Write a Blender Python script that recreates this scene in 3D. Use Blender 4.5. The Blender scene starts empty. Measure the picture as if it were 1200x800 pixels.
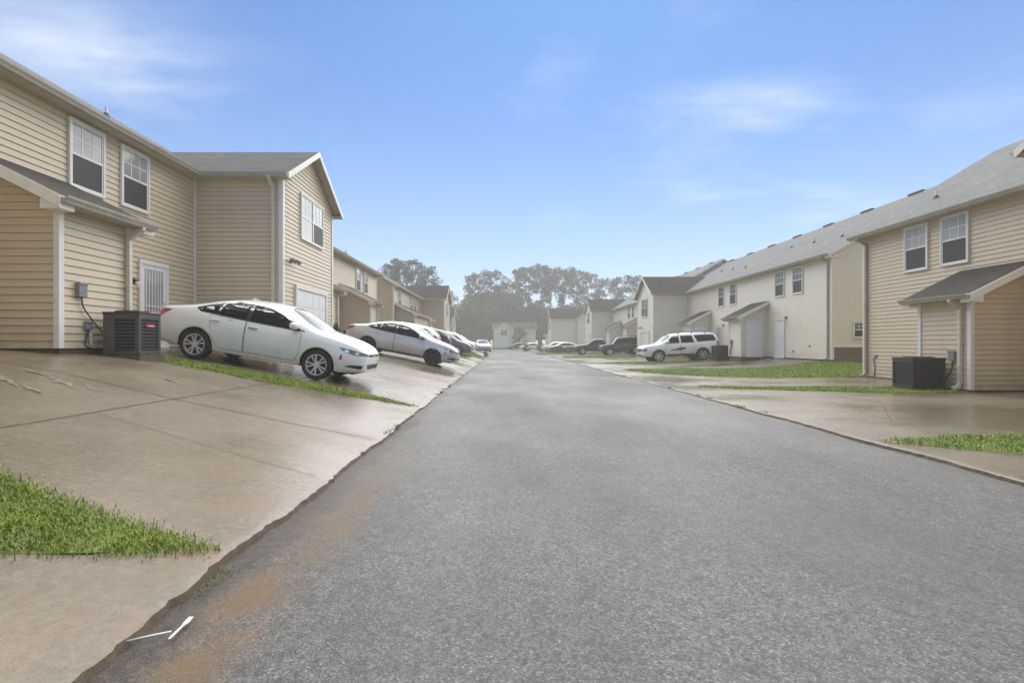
import bpy, bmesh, math, random
import numpy as np
from mathutils import Vector, Matrix, noise
from mathutils.bvhtree import BVHTree
from mathutils.geometry import delaunay_2d_cdt
R = math.radians
rng = random.Random(7)
SC = bpy.context.scene
COL = SC.collection

# ------------------------------------------------------------------ helpers
def interp(pts):
    xs = np.array([p[0] for p in pts], float); ys = np.array([p[1] for p in pts], float)
    d = np.diff(ys) / np.diff(xs); m = np.zeros_like(xs)
    m[0] = d[0]; m[-1] = d[-1]
    for i in range(1, len(xs) - 1):
        m[i] = 0 if d[i-1] * d[i] <= 0 else 2 * d[i-1] * d[i] / (d[i-1] + d[i])
    def f(x):
        x = min(max(x, xs[0]), xs[-1]); i = min(int(np.searchsorted(xs, x, 'right')) - 1, len(xs) - 2)
        h = xs[i+1] - xs[i]; t = (x - xs[i]) / h
        return float((2*t**3-3*t*t+1)*ys[i] + (t**3-2*t*t+t)*h*m[i] + (-2*t**3+3*t*t)*ys[i+1] + (t**3-t*t)*h*m[i+1])
    return f
def sstep(a, b, x):
    t = min(max((x - a) / (b - a), 0), 1); return t * t * (3 - 2 * t)

class MB:
    def __init__(s): s.v = []; s.f = []; s.uv = []; s.mi = []
    def poly(s, pts, m=0, uv=None):
        i = len(s.v); s.v += [tuple(p) for p in pts]; s.f.append(tuple(range(i, i + len(pts))))
        s.uv.append(uv or [(0, 0)] * len(pts)); s.mi.append(m)
    def box(s, x0, x1, y0, y1, z0, z1, m=0):
        s.hexa([(x0,y0,z0),(x1,y0,z0),(x1,y1,z0),(x0,y1,z0),(x0,y0,z1),(x1,y0,z1),(x1,y1,z1),(x0,y1,z1)], m)
    def hexa(s, p, m=0):
        i = len(s.v); s.v += [tuple(q) for q in p]
        for f in ((3,2,1,0),(4,5,6,7),(0,1,5,4),(1,2,6,5),(2,3,7,6),(3,0,4,7)):
            s.f.append(tuple(i + k for k in f)); s.uv.append([(0,0)]*4); s.mi.append(m)
    def tube(s, path, r, n=8, m=0, rot=0.0, cap=True):
        path = [Vector(p) for p in path]; rr = r if isinstance(r, (list, tuple)) else [r] * len(path)
        base = len(s.v)
        for k, p in enumerate(path):
            t = (path[min(k+1, len(path)-1)] - path[max(k-1, 0)]).normalized()
            a = t.cross(Vector((0, 1, 0)) if abs(t.y) < .9 else Vector((1, 0, 0))).normalized(); b = t.cross(a)
            for j in range(n):
                th = 2 * math.pi * j / n + rot
                s.v.append(tuple(p + a * math.cos(th) * rr[k] + b * math.sin(th) * rr[k]))
        for k in range(len(path) - 1):
            for j in range(n):
                j2 = (j + 1) % n
                s.f.append((base+k*n+j, base+k*n+j2, base+(k+1)*n+j2, base+(k+1)*n+j)); s.uv.append([(0,0)]*4); s.mi.append(m)
        if cap:
            s.f.append(tuple(base + j for j in range(n))[::-1]); s.uv.append([(0,0)]*n); s.mi.append(m)
            e = base + (len(path)-1)*n
            s.f.append(tuple(e + j for j in range(n))); s.uv.append([(0,0)]*n); s.mi.append(m)
    def lathe_y(s, prof, n=32, m=0, c=(0,0,0)):
        b = len(s.v)
        for (r, y) in prof:
            for j in range(n):
                t = 2*math.pi*j/n; s.v.append((c[0]+r*math.cos(t), c[1]+y, c[2]+r*math.sin(t)))
        for k in range(len(prof)-1):
            for j in range(n):
                j2 = (j+1) % n
                s.f.append((b+k*n+j, b+(k+1)*n+j, b+(k+1)*n+j2, b+k*n+j2)); s.uv.append([(0,0)]*4); s.mi.append(m)
    def mesh(s, name, mats, smooth=False):
        me = bpy.data.meshes.new(name); me.from_pydata(s.v, [], s.f)
        for m in (mats if isinstance(mats, (list, tuple)) else [mats]): me.materials.append(m)
        me.polygons.foreach_set('material_index', s.mi)
        ul = me.uv_layers.new(name='uv'); ul.data.foreach_set('uv', [c for q in s.uv for p in q for c in p])
        if smooth: me.polygons.foreach_set('use_smooth', [True] * len(s.f))
        me.update(); return me
    def build(s, name, mats, parent=None, smooth=False, bevel=0):
        o = bpy.data.objects.new(name, s.mesh(name, mats, smooth)); COL.objects.link(o); o.parent = parent
        if bevel:
            b = o.modifiers.new('edge', 'BEVEL'); b.width = bevel; b.segments = 2; b.limit_method = 'ANGLE'
        return o
def tag(o, label=None, cat=None, group=None, kind=None):
    for k, v in (('label', label), ('category', cat), ('group', group), ('kind', kind)):
        if v: o[k] = v
    return o
def empty(name, loc=(0,0,0), rz=0, label=None, cat=None, group=None):
    o = bpy.data.objects.new(name, None); COL.objects.link(o); o.location = loc; o.rotation_euler = (0, 0, rz); o.empty_display_size = .3
    return tag(o, label, cat, group)
def obj(name, me, parent=None):
    o = bpy.data.objects.new(name, me); COL.objects.link(o); o.parent = parent; return o

# ------------------------------------------------------------------ materials
class NT:
    def __init__(s, name):
        s.m = bpy.data.materials.new(name); s.m.use_nodes = True; s.t = s.m.node_tree; s.n = s.t.nodes; s.l = s.t.links
        s.b = s.n['Principled BSDF']; s.co = s.n.new('ShaderNodeTexCoord')
    def set(s, node, k, v):
        if v is None: return
        if isinstance(v, bpy.types.NodeSocket): s.l.new(v, node.inputs[k])
        else: node.inputs[k].default_value = v
    def noise(s, scale, detail=3, rough=.55, vec=None, stretch=None):
        n = s.n.new('ShaderNodeTexNoise'); v = vec or s.co.outputs['Object']
        if stretch:
            mp = s.n.new('ShaderNodeMapping'); mp.inputs['Scale'].default_value = stretch; s.l.new(v, mp.inputs[0]); v = mp.outputs[0]
        s.l.new(v, n.inputs['Vector']); n.inputs['Scale'].default_value = scale; n.inputs['Detail'].default_value = detail; n.inputs['Roughness'].default_value = rough
        return n.outputs['Fac']
    def ramp(s, fac, stops):
        r = s.n.new('ShaderNodeValToRGB'); s.l.new(fac, r.inputs[0]); e = r.color_ramp.elements; e.remove(e[1])
        for k, (p, c) in enumerate(stops):
            q = e[0] if k == 0 else e.new(p)
            q.position = p; q.color = (*c[:3], 1) if isinstance(c, (tuple, list)) else (c, c, c, 1)
        return r.outputs[0]
    def mix(s, fac, a, b, mode='MIX'):
        n = s.n.new('ShaderNodeMix'); n.data_type = 'RGBA'; n.blend_type = mode
        s.set(n, 0, fac)
        for i, v in ((6, a), (7, b)):
            if isinstance(v, (tuple, list)): v = (*v[:3], 1)
            s.set(n, i, v)
        return n.outputs[2]
    def math(s, op, a, b=None, c=None, clamp=False):
        n = s.n.new('ShaderNodeMath'); n.operation = op; n.use_clamp = clamp
        s.set(n, 0, a); s.set(n, 1, b); s.set(n, 2, c); return n.outputs[0]
    def sep(s, v):
        n = s.n.new('ShaderNodeSeparateXYZ'); s.l.new(v, n.inputs[0]); return n.outputs
    def bump(s, h, strength=.3, dist=.01):
        n = s.n.new('ShaderNodeBump'); n.inputs['Strength'].default_value = strength; n.inputs['Distance'].default_value = dist
        s.l.new(h, n.inputs['Height']); s.l.new(n.outputs[0], s.b.inputs['Normal'])
    def fin(s, col=None, rough=None, metal=None, spec=None, coat=None):
        if isinstance(col, (tuple, list)): col = (*col[:3], 1)
        s.set(s.b, 'Base Color', col); s.set(s.b, 'Roughness', rough); s.set(s.b, 'Metallic', metal)
        s.set(s.b, 'Specular IOR Level', spec); s.set(s.b, 'Coat Weight', coat)
        if coat: s.b.inputs['Coat Roughness'].default_value = .04
        return s.m
def plain(name, col, rough=.5, metal=0, coat=0, var=.12, scale=6, spec=None):
    t = NT(name); f = t.noise(scale, 4)
    c = t.ramp(f, [(.3, tuple(x*(1-var) for x in col)), (.7, tuple(min(1, x*(1+var)) for x in col))])
    return t.fin(c, rough, metal, spec, coat)
def siding_mat(name, col):
    t = NT(name); big = t.noise(.5, 3); st = t.noise(1.2, 4, .6, stretch=(2.5, 2.5, .25)); fine = t.noise(28, 2, stretch=(.25, .25, 3))
    c = t.mix(t.math('MULTIPLY', big, .35), col, tuple(x*.86 for x in col))
    c = t.mix(t.ramp(st, [(.5, 0.), (.8, .35)]), c, tuple(x*y for x, y in zip(col, (.74, .72, .68))))
    c = t.mix(t.math('MULTIPLY', fine, .22), c, tuple(min(1, x*1.16) for x in col))
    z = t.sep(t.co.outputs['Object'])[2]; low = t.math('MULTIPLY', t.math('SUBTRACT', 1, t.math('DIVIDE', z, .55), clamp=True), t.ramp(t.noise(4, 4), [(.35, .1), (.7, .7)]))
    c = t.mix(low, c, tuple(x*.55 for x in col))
    t.bump(fine, .12, .004)
    return t.fin(c, t.ramp(st, [(.3, .48), (.7, .36)]), spec=.4)
def shingle_mat(name, base, wet=.45):
    t = NT(name); uv = t.co.outputs['UV']; br = t.n.new('ShaderNodeTexBrick'); t.l.new(uv, br.inputs['Vector'])
    br.inputs['Scale'].default_value = 1; br.inputs['Brick Width'].default_value = .30; br.inputs['Row Height'].default_value = .145
    br.inputs['Mortar Size'].default_value = .009; br.offset = .37; br.inputs['Bias'].default_value = -.1
    br.inputs['Color1'].default_value = (*[x*1.22 for x in base], 1); br.inputs['Color2'].default_value = (*[x*.72 for x in base], 1); br.inputs['Mortar'].default_value = (*[x*.35 for x in base], 1)
    g = t.noise(60, 2, vec=uv); big = t.noise(.7, 4, vec=uv)
    c = t.mix(t.math('MULTIPLY', g, .5), br.outputs[0], tuple(x*1.5 for x in base))
    c = t.mix(t.ramp(big, [(.35, .45), (.65, 0.)]), c, tuple(x*.7 for x in base))
    t.bump(br.outputs['Fac'], -.4, .01)
    return t.fin(c, wet, spec=.18)
def road_mat():
    t = NT('asphalt'); P = t.co.outputs['Object']; x, y, z = t.sep(P)
    v = t.n.new('ShaderNodeTexVoronoi'); v.inputs['Scale'].default_value = 130; t.l.new(P, v.inputs['Vector'])
    v2 = t.n.new('ShaderNodeTexVoronoi'); v2.inputs['Scale'].default_value = 42; t.l.new(P, v2.inputs['Vector'])
    cell = t.sep(v.outputs['Color'])[0]; cell2 = t.sep(v2.outputs['Color'])[1]
    c = t.ramp(cell, [(0, (.045,.043,.039)), (.4, (.13,.125,.115)), (.85, (.20,.19,.175)), (1, (.36,.345,.31))])
    c = t.mix(t.ramp(cell2, [(.70, 0.), (.86, .5)]), c, (.026,.025,.023))
    blotch = t.noise(.45, 5, .6); c = t.mix(t.ramp(blotch, [(.32, .6), (.6, 0.)]), c, (.075,.072,.067))
    track = t.noise(.5, 4, .6, stretch=(2.2, .12, 1)); c = t.mix(t.ramp(track, [(.36, .22), (.5, 0.), (.64, .12)]), c, t.ramp(track, [(.45, (.06,.058,.054)), (.55, (.17,.165,.155))]))
    spot = t.noise(1.7, 5, .7); c = t.mix(t.ramp(spot, [(.6, 0.), (.74, .3)]), c, (.05,.048,.045))
    mid = t.noise(9, 4); c = t.mix(t.ramp(mid, [(.35, .35), (.65, 0.)]), c, (.055,.053,.05))
    # washed-out red clay along the broken left edge and grit at the very edge
    wob = t.math('MULTIPLY', t.math('SUBTRACT', t.noise(1.3, 4), .5), .55)
    dx = t.math('ADD', t.math('ADD', x, 1.27), wob)
    g = t.math('SUBTRACT', 1, t.math('MULTIPLY', t.math('MULTIPLY', dx, dx), 13), clamp=True)
    fy = t.math('MULTIPLY', t.ramp(t.math('DIVIDE', y, 12), [(.04, 1.), (.28, .8), (.55, .15), (.8, 0.)]), t.ramp(t.noise(3.2, 5), [(.32, .15), (.62, 1.)]))
    c = t.mix(t.math('MULTIPLY', t.math('MULTIPLY', g, fy), 1.0, clamp=True), c, (.17,.105,.05))
    dx2 = t.math('ADD', t.math('ADD', x, 1.62), wob)
    g2 = t.math('SUBTRACT', 1, t.math('MULTIPLY', t.math('MULTIPLY', dx2, dx2), 16), clamp=True)
    c = t.mix(t.math('MULTIPLY', g2, .75), c, t.ramp(t.noise(14, 4), [(.35, (.03,.024,.018)), (.65, (.095,.07,.05))]))
    wet = t.noise(.33, 4, .6, stretch=(1, .45, 1))
    r = t.ramp(wet, [(.35, .42), (.62, .65)])
    t.bump(t.math('ADD', v.outputs['Distance'], t.math('MULTIPLY', mid, .5)), 0.5, .006)
    return t.fin(c, r, spec=.36)
def concrete_mat():
    t = NT('wet_concrete'); P = t.co.outputs['Object']; x, y, z = t.sep(P)
    a = t.noise(.5, 5, .6); b = t.noise(5, 5, .65); f = t.noise(70, 3); st = t.noise(1.1, 5, .65, stretch=(.35, 1.6, 1))
    c = t.ramp(a, [(.3, (.128,.098,.06)), (.5, (.185,.146,.092)), (.7, (.24,.198,.135))])
    c = t.mix(t.ramp(b, [(.35, .4), (.62, 0.)]), c, (.10,.078,.048))
    c = t.mix(t.ramp(st, [(.52, 0.), (.75, .5)]), c, (.092,.072,.046))
    gr = t.noise(19, 4, .7); c = t.mix(t.ramp(gr, [(.36, .5), (.52, 0.)]), c, (.088,.066,.04)); c = t.mix(t.ramp(gr, [(.52, 0.), (.68, .45)]), c, (.27,.225,.155))
    # clay tint close to the street
    edge = t.math('SUBTRACT', 1, t.math('MULTIPLY', t.math('ABSOLUTE', t.math('ADD', x, 1.9)), .5), clamp=True)
    c = t.mix(t.math('MULTIPLY', t.math('MULTIPLY', edge, .55), t.ramp(t.noise(2.2, 4), [(.4, 0.), (.65, 1.)])), c, (.235,.135,.068))
    c = t.mix(t.math('MULTIPLY', f, .35), c, (.21,.18,.13))
    sp = t.n.new('ShaderNodeTexVoronoi'); sp.inputs['Scale'].default_value = 120; t.l.new(P, sp.inputs['Vector'])
    c = t.mix(t.ramp(t.sep(sp.outputs['Color'])[0], [(.88, 0.), (.96, .4)]), c, (.07,.055,.04))
    pud = t.noise(.42, 4, .55, stretch=(.7, 1, 1))
    t.bump(t.math('ADD', f, t.math('ADD', t.math('MULTIPLY', b, .6), t.math('MULTIPLY', gr, .8))), .4, .006)
    return t.fin(c, t.ramp(pud, [(.36, .09), (.5, .26), (.64, .45)]), spec=.48)
def grass_mat(name, dark, light):
    t = NT(name); a = t.noise(3, 3); b = t.noise(45, 2)
    c = t.ramp(b, [(.3, dark), (.7, light)])
    c = t.mix(t.ramp(a, [(.45, 0.), (.7, .5)]), c, (light[0]*1.35, light[1]*1.02, light[2]*.9))
    if name == 'grass_blades': c = t.mix(t.ramp(t.noise(120, 1), [(.6, 0.), (.7, .75)]), c, (.33, .29, .11))
    return t.fin(c, .5, spec=.35)
def leaf_mat(name, dark, light):
    t = NT(name); b = t.noise(.9, 4)
    return t.fin(t.ramp(b, [(.35, dark), (.65, light)]), .55, spec=.3)
def glass_mat(name, col, rough=.06, coat=.0):
    t = NT(name); return t.fin(t.ramp(t.noise(2), [(.3, tuple(c*.8 for c in col)), (.7, col)]), rough, spec=.35, coat=coat) if name != 'tinted_glass' else t.fin(col, rough, spec=.14)

M = {}
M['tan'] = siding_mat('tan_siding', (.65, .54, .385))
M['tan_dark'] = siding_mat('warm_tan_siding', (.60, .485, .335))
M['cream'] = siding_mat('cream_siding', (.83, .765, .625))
M['white_trim'] = plain('white_trim', (.78, .76, .71), .4, var=.06, scale=3)
M['gutter'] = plain('cream_gutter', (.66, .60, .49), .35, var=.1, scale=3)
M['gutter_dark'] = plain('weathered_gutter', (.40, .37, .31), .4, var=.15, scale=3)
M['soffit'] = plain('soffit_board', (.46, .41, .32), .6)
M['shingle'] = shingle_mat('grey_shingles', (.125, .12, .11), .8)
M['shingle_light'] = shingle_mat('pale_grey_shingles', (.165, .162, .155), .7)
M['shingle_brown'] = shingle_mat('brown_grey_shingles', (.062, .056, .05), .85)
M['door'] = plain('door_paint', (.82, .82, .80), .35, var=.05)
def blind_mat():
    t = NT('pane_with_blind'); P = t.co.outputs['Object']; z = t.sep(P)[2]
    sl = t.math('FRACT', t.math('MULTIPLY', z, 19)); c = t.mix(t.ramp(sl, [(.0, .55), (.2, 0.), (.85, 0.), (1., .55)]), t.ramp(t.noise(.9, 2), [(.35, (.33,.335,.33)), (.65, (.56,.55,.51))]), (.16,.165,.165))
    return t.fin(c, .1, spec=.4, coat=.25)
M['pane_light'] = blind_mat()
M['pane_mid'] = glass_mat('pane_dim', (.17, .175, .17), .08, .3)
M['screen'] = plain('insect_screen', (.035, .034, .033), .55, var=.25, scale=40)
M['brick'] = None
M['foundation'] = plain('damp_foundation', (.115, .085, .06), .6, var=.35, scale=5)
M['ac_black'] = plain('black_steel', (.022, .022, .022), .4, var=.15)
M['ac'] = plain('dark_grey_steel', (.075, .076, .072), .42, var=.15)
M['ac_dark'] = plain('black_coil', (.014, .014, .014), .6)
M['ac_lid'] = plain('maroon_lid', (.075, .022, .024), .45, var=.2)
M['ac_badge'] = plain('red_badge', (.42, .03, .05), .4)
M['grey_box'] = plain('grey_utility_box', (.22, .23, .235), .5)
M['cable'] = plain('black_cable', (.02, .018, .016), .5)
M['copper'] = plain('pipe_insulation', (.5, .47, .40), .6)
M['lamp_glass'] = plain('lamp_glass', (.75, .7, .6), .3)
M['black_trim'] = plain('black_trim', (.018, .018, .019), .45)
M['rubber'] = plain('tyre_rubber', (.018, .018, .019), .75, var=.25, scale=20)
M['alloy'] = plain('alloy_rim', (.62, .62, .63), .3, metal=.35, var=.05)
M['black_alloy'] = plain('black_rim', (.016, .016, .018), .3, metal=.3)
M['car_glass'] = glass_mat('tinted_glass', (.012, .013, .014), .03)
M['shield'] = plain('windscreen_glass', (.10, .12, .125), .04, spec=.16)
M['lamp_clear'] = glass_mat('headlamp_lens', (.16, .165, .17), .08, .8)
M['lamp_red'] = plain('taillight_lens', (.32, .012, .012), .12, coat=.8)
M['lamp_amber'] = plain('amber_lens', (.5, .06, .012), .15)
M['chrome'] = plain('chrome', (.75, .75, .76), .12, metal=1, var=.02)
M['decal'] = plain('door_decal_dark', (.05, .035, .03), .4)
M['decal_red'] = plain('door_decal_red', (.30, .06, .04), .4)
M['plastic'] = plain('white_plastic', (.85, .83, .78), .35, var=.04)
M['bark'] = plain('pine_bark', (.10, .075, .058), .9, var=.35, scale=3)
M['needles'] = leaf_mat('pine_needles', (.018, .03, .015), (.042, .06, .026))
M['leaves'] = leaf_mat('broad_leaves', (.02, .036, .014), (.05, .075, .026))
M['leaves_light'] = leaf_mat('light_leaves', (.05, .075, .026), (.10, .135, .05))
M['rust_leaves'] = leaf_mat('rusty_leaves', (.09, .05, .03), (.19, .11, .065))
M['grass'] = grass_mat('grass_blades', (.14, .21, .025), (.30, .40, .06))
M['lawn'] = grass_mat('lawn_sheet', (.08, .115, .018), (.17, .22, .035))
M['road'] = road_mat(); M['concrete'] = concrete_mat()
M['joint'] = plain('concrete_joint', (.05, .042, .032), .8)
M['chalk'] = plain('washed_pale_stain', (.235, .21, .165), .3, var=.3, scale=22)
def brick_mat():
    t = NT('brown_brick'); mp = t.n.new('ShaderNodeMapping'); mp.inputs['Rotation'].default_value = (R(90), 0, 0); t.l.new(t.co.outputs['Object'], mp.inputs[0])
    br = t.n.new('ShaderNodeTexBrick'); t.l.new(mp.outputs[0], br.inputs[0]); br.inputs['Scale'].default_value = 1
    br.inputs['Brick Width'].default_value = .22; br.inputs['Row Height'].default_value = .075; br.inputs['Mortar Size'].default_value = .01
    br.inputs['Color1'].default_value = (.24,.15,.095,1); br.inputs['Color2'].default_value = (.15,.095,.062,1); br.inputs['Mortar'].default_value = (.27,.24,.2,1)
    return t.fin(br.outputs[0], .7)
M['brick'] = brick_mat()
def paint(name, col, metal=0, rough=.22):
    t = NT(name); f = t.noise(7, 5); z = t.sep(t.co.outputs['Object'])[2]
    dirt = t.math('MULTIPLY', t.math('SUBTRACT', 1, t.math('MULTIPLY', z, 1.6), clamp=True), t.ramp(f, [(.35, .1), (.7, .6)]))
    return t.fin(t.mix(dirt, col, (.22,.19,.15)), rough, metal, .5, .6)
M['white_paint'] = paint('white_car_paint', (.86, .86, .85)); M['silver_paint'] = paint('silver_car_paint', (.62, .625, .63), .35, .25)
M['black_paint'] = paint('black_car_paint', (.018, .019, .02)); M['grey_paint'] = paint('grey_car_paint', (.16, .165, .175), .4, .28)
M['maroon_paint'] = paint('maroon_car_paint', (.028, .013, .013)); M['blue_paint'] = paint('blue_grey_car_paint', (.32, .36, .44), .35, .28)
M['green_paint'] = paint('dark_green_car_paint', (.06, .075, .065))

# ------------------------------------------------------------------ terrain
EDGE_L, EDGE_R = -1.65, 4.82
def bend(y): return -.0011 * max(0, y - 55) ** 2
cN = interp([(0,0),(1.0,.19),(2.5,.5),(5.2,1.06),(7.1,1.2),(10,1.25),(60,1.6)])
cM = interp([(0,0),(1.0,.19),(2.5,.47),(5.2,.93),(7.1,1.18),(10,1.25),(60,1.6)])
cF = interp([(0,0),(.4,.13),(1.3,.36),(4.1,.9),(7.1,1.2),(10,1.25),(60,1.6)])
rA = interp([(0,0),(4,.03),(7,.06),(9,.1),(60,.6)])
rB = interp([(0,0),(5.6,.03),(8.5,.18),(10.3,.46),(12,.52),(60,1.2)])
def ground(x, y):
    xl = x - bend(y)
    if xl < EDGE_L:
        d = EDGE_L - xl
        a = cN(d) + (cM(d) - cN(d)) * sstep(8.2, 10.5, y); return a + (cF(d) - a) * sstep(14, 18, y)
    if xl > EDGE_R:
        d = xl - EDGE_R; return rA(d) + (rB(d) - rA(d)) * sstep(17, 25, y)
    return 0.
def axis(segs):
    out = []
    for a, b, st in segs:
        n = max(1, round((b - a) / st)); out += [a + (b - a) * i / n for i in range(n)]
    return out + [segs[-1][1]]
mb = MB()
gx = axis([(-900,-200,175),(-200,-60,28),(-60,-12,6),(-12,-1.7,.6),(-1.7,5,1.1),(5,17,.75),(17,60,6),(60,200,28),(200,900,175)])
gy = axis([(-60,-6,9),(-6,26,.9),(26,60,1.8),(60,140,5),(140,320,30),(320,1200,220)])
for y in gy:
    for x in gx: mb.v.append((x, y, ground(x, y) - .035))
for j in range(len(gy)-1):
    for i in range(len(gx)-1):
        a = j*len(gx)+i; mb.f.append((a, a+1, a+1+len(gx), a+len(gx))); mb.uv.append([(0,0)]*4); mb.mi.append(0)
tag(mb.build('ground', M['lawn'], None, True), kind='structure')
mb = MB(); ys = axis([(-8,20,.4),(20,55,1.5),(55,118,2.5)]); xs = axis([(EDGE_L-.12, EDGE_R+.12, .55)])
for y in ys:
    for x in xs: mb.v.append((x + bend(y), y, .012*math.sin(x*1.1+.4)*math.sin(y*.31) + .006*noise.noise((x*.9, y*.9, 0)) - .008))
for j in range(len(ys)-1):
    for i in range(len(xs)-1):
        a = j*len(xs)+i; mb.f.append((a, a+1, a+1+len(xs), a+len(xs))); mb.uv.append([(0,0)]*4); mb.mi.append(0)
tag(mb.build('road', M['road'], None, True), kind='structure')

SLAB = .03
def slab_z(x, y): return ground(x, y) + SLAB
def driveway(side):
    """poured concrete apron along one side of the street, its broken kerb edge a real step"""
    mb = MB(); ys = axis([(-5,1,.2),(1,9,.045),(9,16,.09),(16,40,.3),(40,84,1.2)])
    offs = [0, .012, .05, .12, .35, .7, 1.1, 1.6, 2.1, 2.6, 3.2, 3.8, 4.4, 5.0, 5.6, 6.2, 6.8, 7.3] + ([8.2, 9, 10.2, 11] if side > 0 else [])
    n = len(offs) + 1
    for y in ys:
        j = .05*noise.noise((y*.8, side*7, 0)) + .03*noise.noise((y*3.1, side*3, 2)) + .022*noise.noise((y*11, side, 5)) + .012*noise.noise((y*29, side, 7)) + .035*max(0, round(3*noise.noise((y*1.7, side*5, 9)))/3)
        e = (EDGE_L if side < 0 else EDGE_R) + bend(y) + j
        mb.v.append((e - side*.012, y, -.06))
        for k, d in enumerate(offs):
            x = e + side * d; z = slab_z(x, y) - (.004 if k == 0 else 0) + .005*noise.noise((x, y, 1)) - (.006*(.6+noise.noise((y*2.2, 4, side)) + .5*noise.noise((y*12, 2, side))) if k < 2 else 0)
            mb.v.append((x, y, z))
    for r in range(len(ys)-1):
        for k in range(n-1):
            a = r*n + k; q = (a, a+1, a+1+n, a+n); mb.f.append(q if side > 0 else q[::-1]); mb.uv.append([(0,0)]*4); mb.mi.append(0)
    o = mb.build('driveway', M['concrete'], None, True); o.data.set_sharp_from_angle(angle=R(35)); return tag(o, kind='structure')
driveway(-1); driveway(1)
def inpoly(x, y, P):
    c = False; j = len(P) - 1
    for i in range(len(P)):
        (xi, yi), (xj, yj) = P[i], P[j]
        if (yi > y) != (yj > y) and x < (xj - xi) * (y - yi) / (yj - yi) + xi: c = not c
        j = i
    return c
def tri_fill(outline, step, inner):
    b = []
    for i, p in enumerate(outline):
        q = outline[(i+1) % len(outline)]; L = math.dist(p, q); n = max(1, int(math.ceil(L / step)))
        b += [(p[0] + (q[0]-p[0])*k/n, p[1] + (q[1]-p[1])*k/n) for k in range(n)]
    pts = list(b); nb = len(b)
    x0, x1 = min(p[0] for p in b), max(p[0] for p in b); y0, y1 = min(p[1] for p in b), max(p[1] for p in b)
    x = x0 + inner*.5
    while x < x1:
        y = y0 + inner*.5
        while y < y1:
            if inpoly(x, y, b) and min((x-p[0])**2 + (y-p[1])**2 for p in b) > (inner*.35)**2: pts.append((x, y))
            y += inner
        x += inner
    v, e, f, *_ = delaunay_2d_cdt([Vector(p) for p in pts], [], [list(range(nb))], 1, 1e-6)
    return [tuple(p) for p in v], [tuple(q) for q in f]
def sheet(name, mat, poly, lift, step=.3, inner=.5, kind='structure', jit=0):
    poly2 = poly
    v, f = tri_fill(poly2, step, inner); mb = MB()
    mb.v = [(x + jit*noise.noise((x*4, y*4, 3)), y + jit*noise.noise((x*4, y*4, 8)), slab_z(x, y) + lift) for x, y in v]
    for q in f:
        a, b, c = (Vector(mb.v[i]) for i in q[:3])
        if (b-a).cross(c-a).z < 0: q = q[::-1]
        mb.f.append(q); mb.uv.append([(0,0)]*len(q)); mb.mi.append(0)
    return tag(mb.build(name, mat, None, True), kind=kind)
def grass_patch(label, poly, n, h0, h1, w, tight=.0):
    """a strip of turf: soil sheet with a raised middle plus single blades"""
    v, f = tri_fill(poly, .18, .3); mb = MB()
    mb.v = [(x + .09*noise.noise((x*5, y*5, 3)), y + .09*noise.noise((x*5, y*5, 8)), slab_z(x, y) + .004) for x, y in v]
    for q in f:
        a, b, c = (Vector(mb.v[i]) for i in q[:3])
        if (b-a).cross(c-a).z < 0: q = q[::-1]
        mb.f.append(q); mb.uv.append([(0,0)]*len(q)); mb.mi.append(1)
    x0, x1 = min(p[0] for p in poly), max(p[0] for p in poly); y0, y1 = min(p[1] for p in poly), max(p[1] for p in poly)
    k = 0; r = rng
    while k < n:
        x, y = r.uniform(x0, x1), r.uniform(y0, y1)
        e = .055
        if not inpoly(x + r.gauss(0, e), y + r.gauss(0, e), poly): continue
        k += 1
        cl = .55 + .9 * (noise.noise((x*2.3, y*2.3, 11)) * .5 + .5)
        h = r.uniform(h0, h1) * cl; a = r.uniform(0, 2*math.pi); l = r.uniform(.2, 1.1) * h; z = slab_z(x, y)
        dx, dy = math.cos(a), math.sin(a); b = a + r.uniform(1.0, 2.1); wx, wy = math.cos(b)*w*.5, math.sin(b)*w*.5; i = len(mb.v)
        mb.v += [(x-wx, y-wy, z), (x+wx, y+wy, z), (x+wx*.8+dx*l*.4, y+wy*.8+dy*l*.4, z+h*.65), (x-wx*.8+dx*l*.4, y-wy*.8+dy*l*.4, z+h*.65), (x+dx*l, y+dy*l, z+h*r.uniform(.75, 1.05))]
        mb.f += [(i, i+1, i+2, i+3), (i+3, i+2, i+4)]; mb.uv += [[(0,0)]*4, [(0,0)]*3]; mb.mi += [0, 0]
    return tag(mb.build('grass', [M['grass'], M['lawn']]), label, 'grass', None, 'stuff')
# left strips
grass_patch('wedge of bright grass between the two nearest left driveways', [(-1.72,3.03),(-2.61,2.60),(-3.1,2.40),(-4.6,1.95),(-5.2,4.2),(-4.0,3.60),(-3.4,3.42),(-2.5,3.18)], 42000, .014, .05, .006)
grass_patch('narrow grass strip in front of the white sedan', [(-1.7,9.98),(-3.2,9.72),(-4.6,9.45),(-6,9.5),(-8.2,9.5),(-8.2,10.1),(-7,10.5),(-5.4,10.6),(-3.6,10.45),(-2.4,10.2)], 18000, .02, .06, .010)
grass_patch('thin grass strip behind the silver sedan', [(-1.75,26.0),(-3,25.4),(-7,25.3),(-7,26.2),(-4,26.3)], 1500, .04, .1, .02)
grass_patch('green lawn patch beyond the silver sedan near the street', [(-1.75,44),(-2.6,38),(-7.5,36.5),(-8,50),(-3.2,50),(-2.0,47)], 7000, .05, .12, .035)
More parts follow.
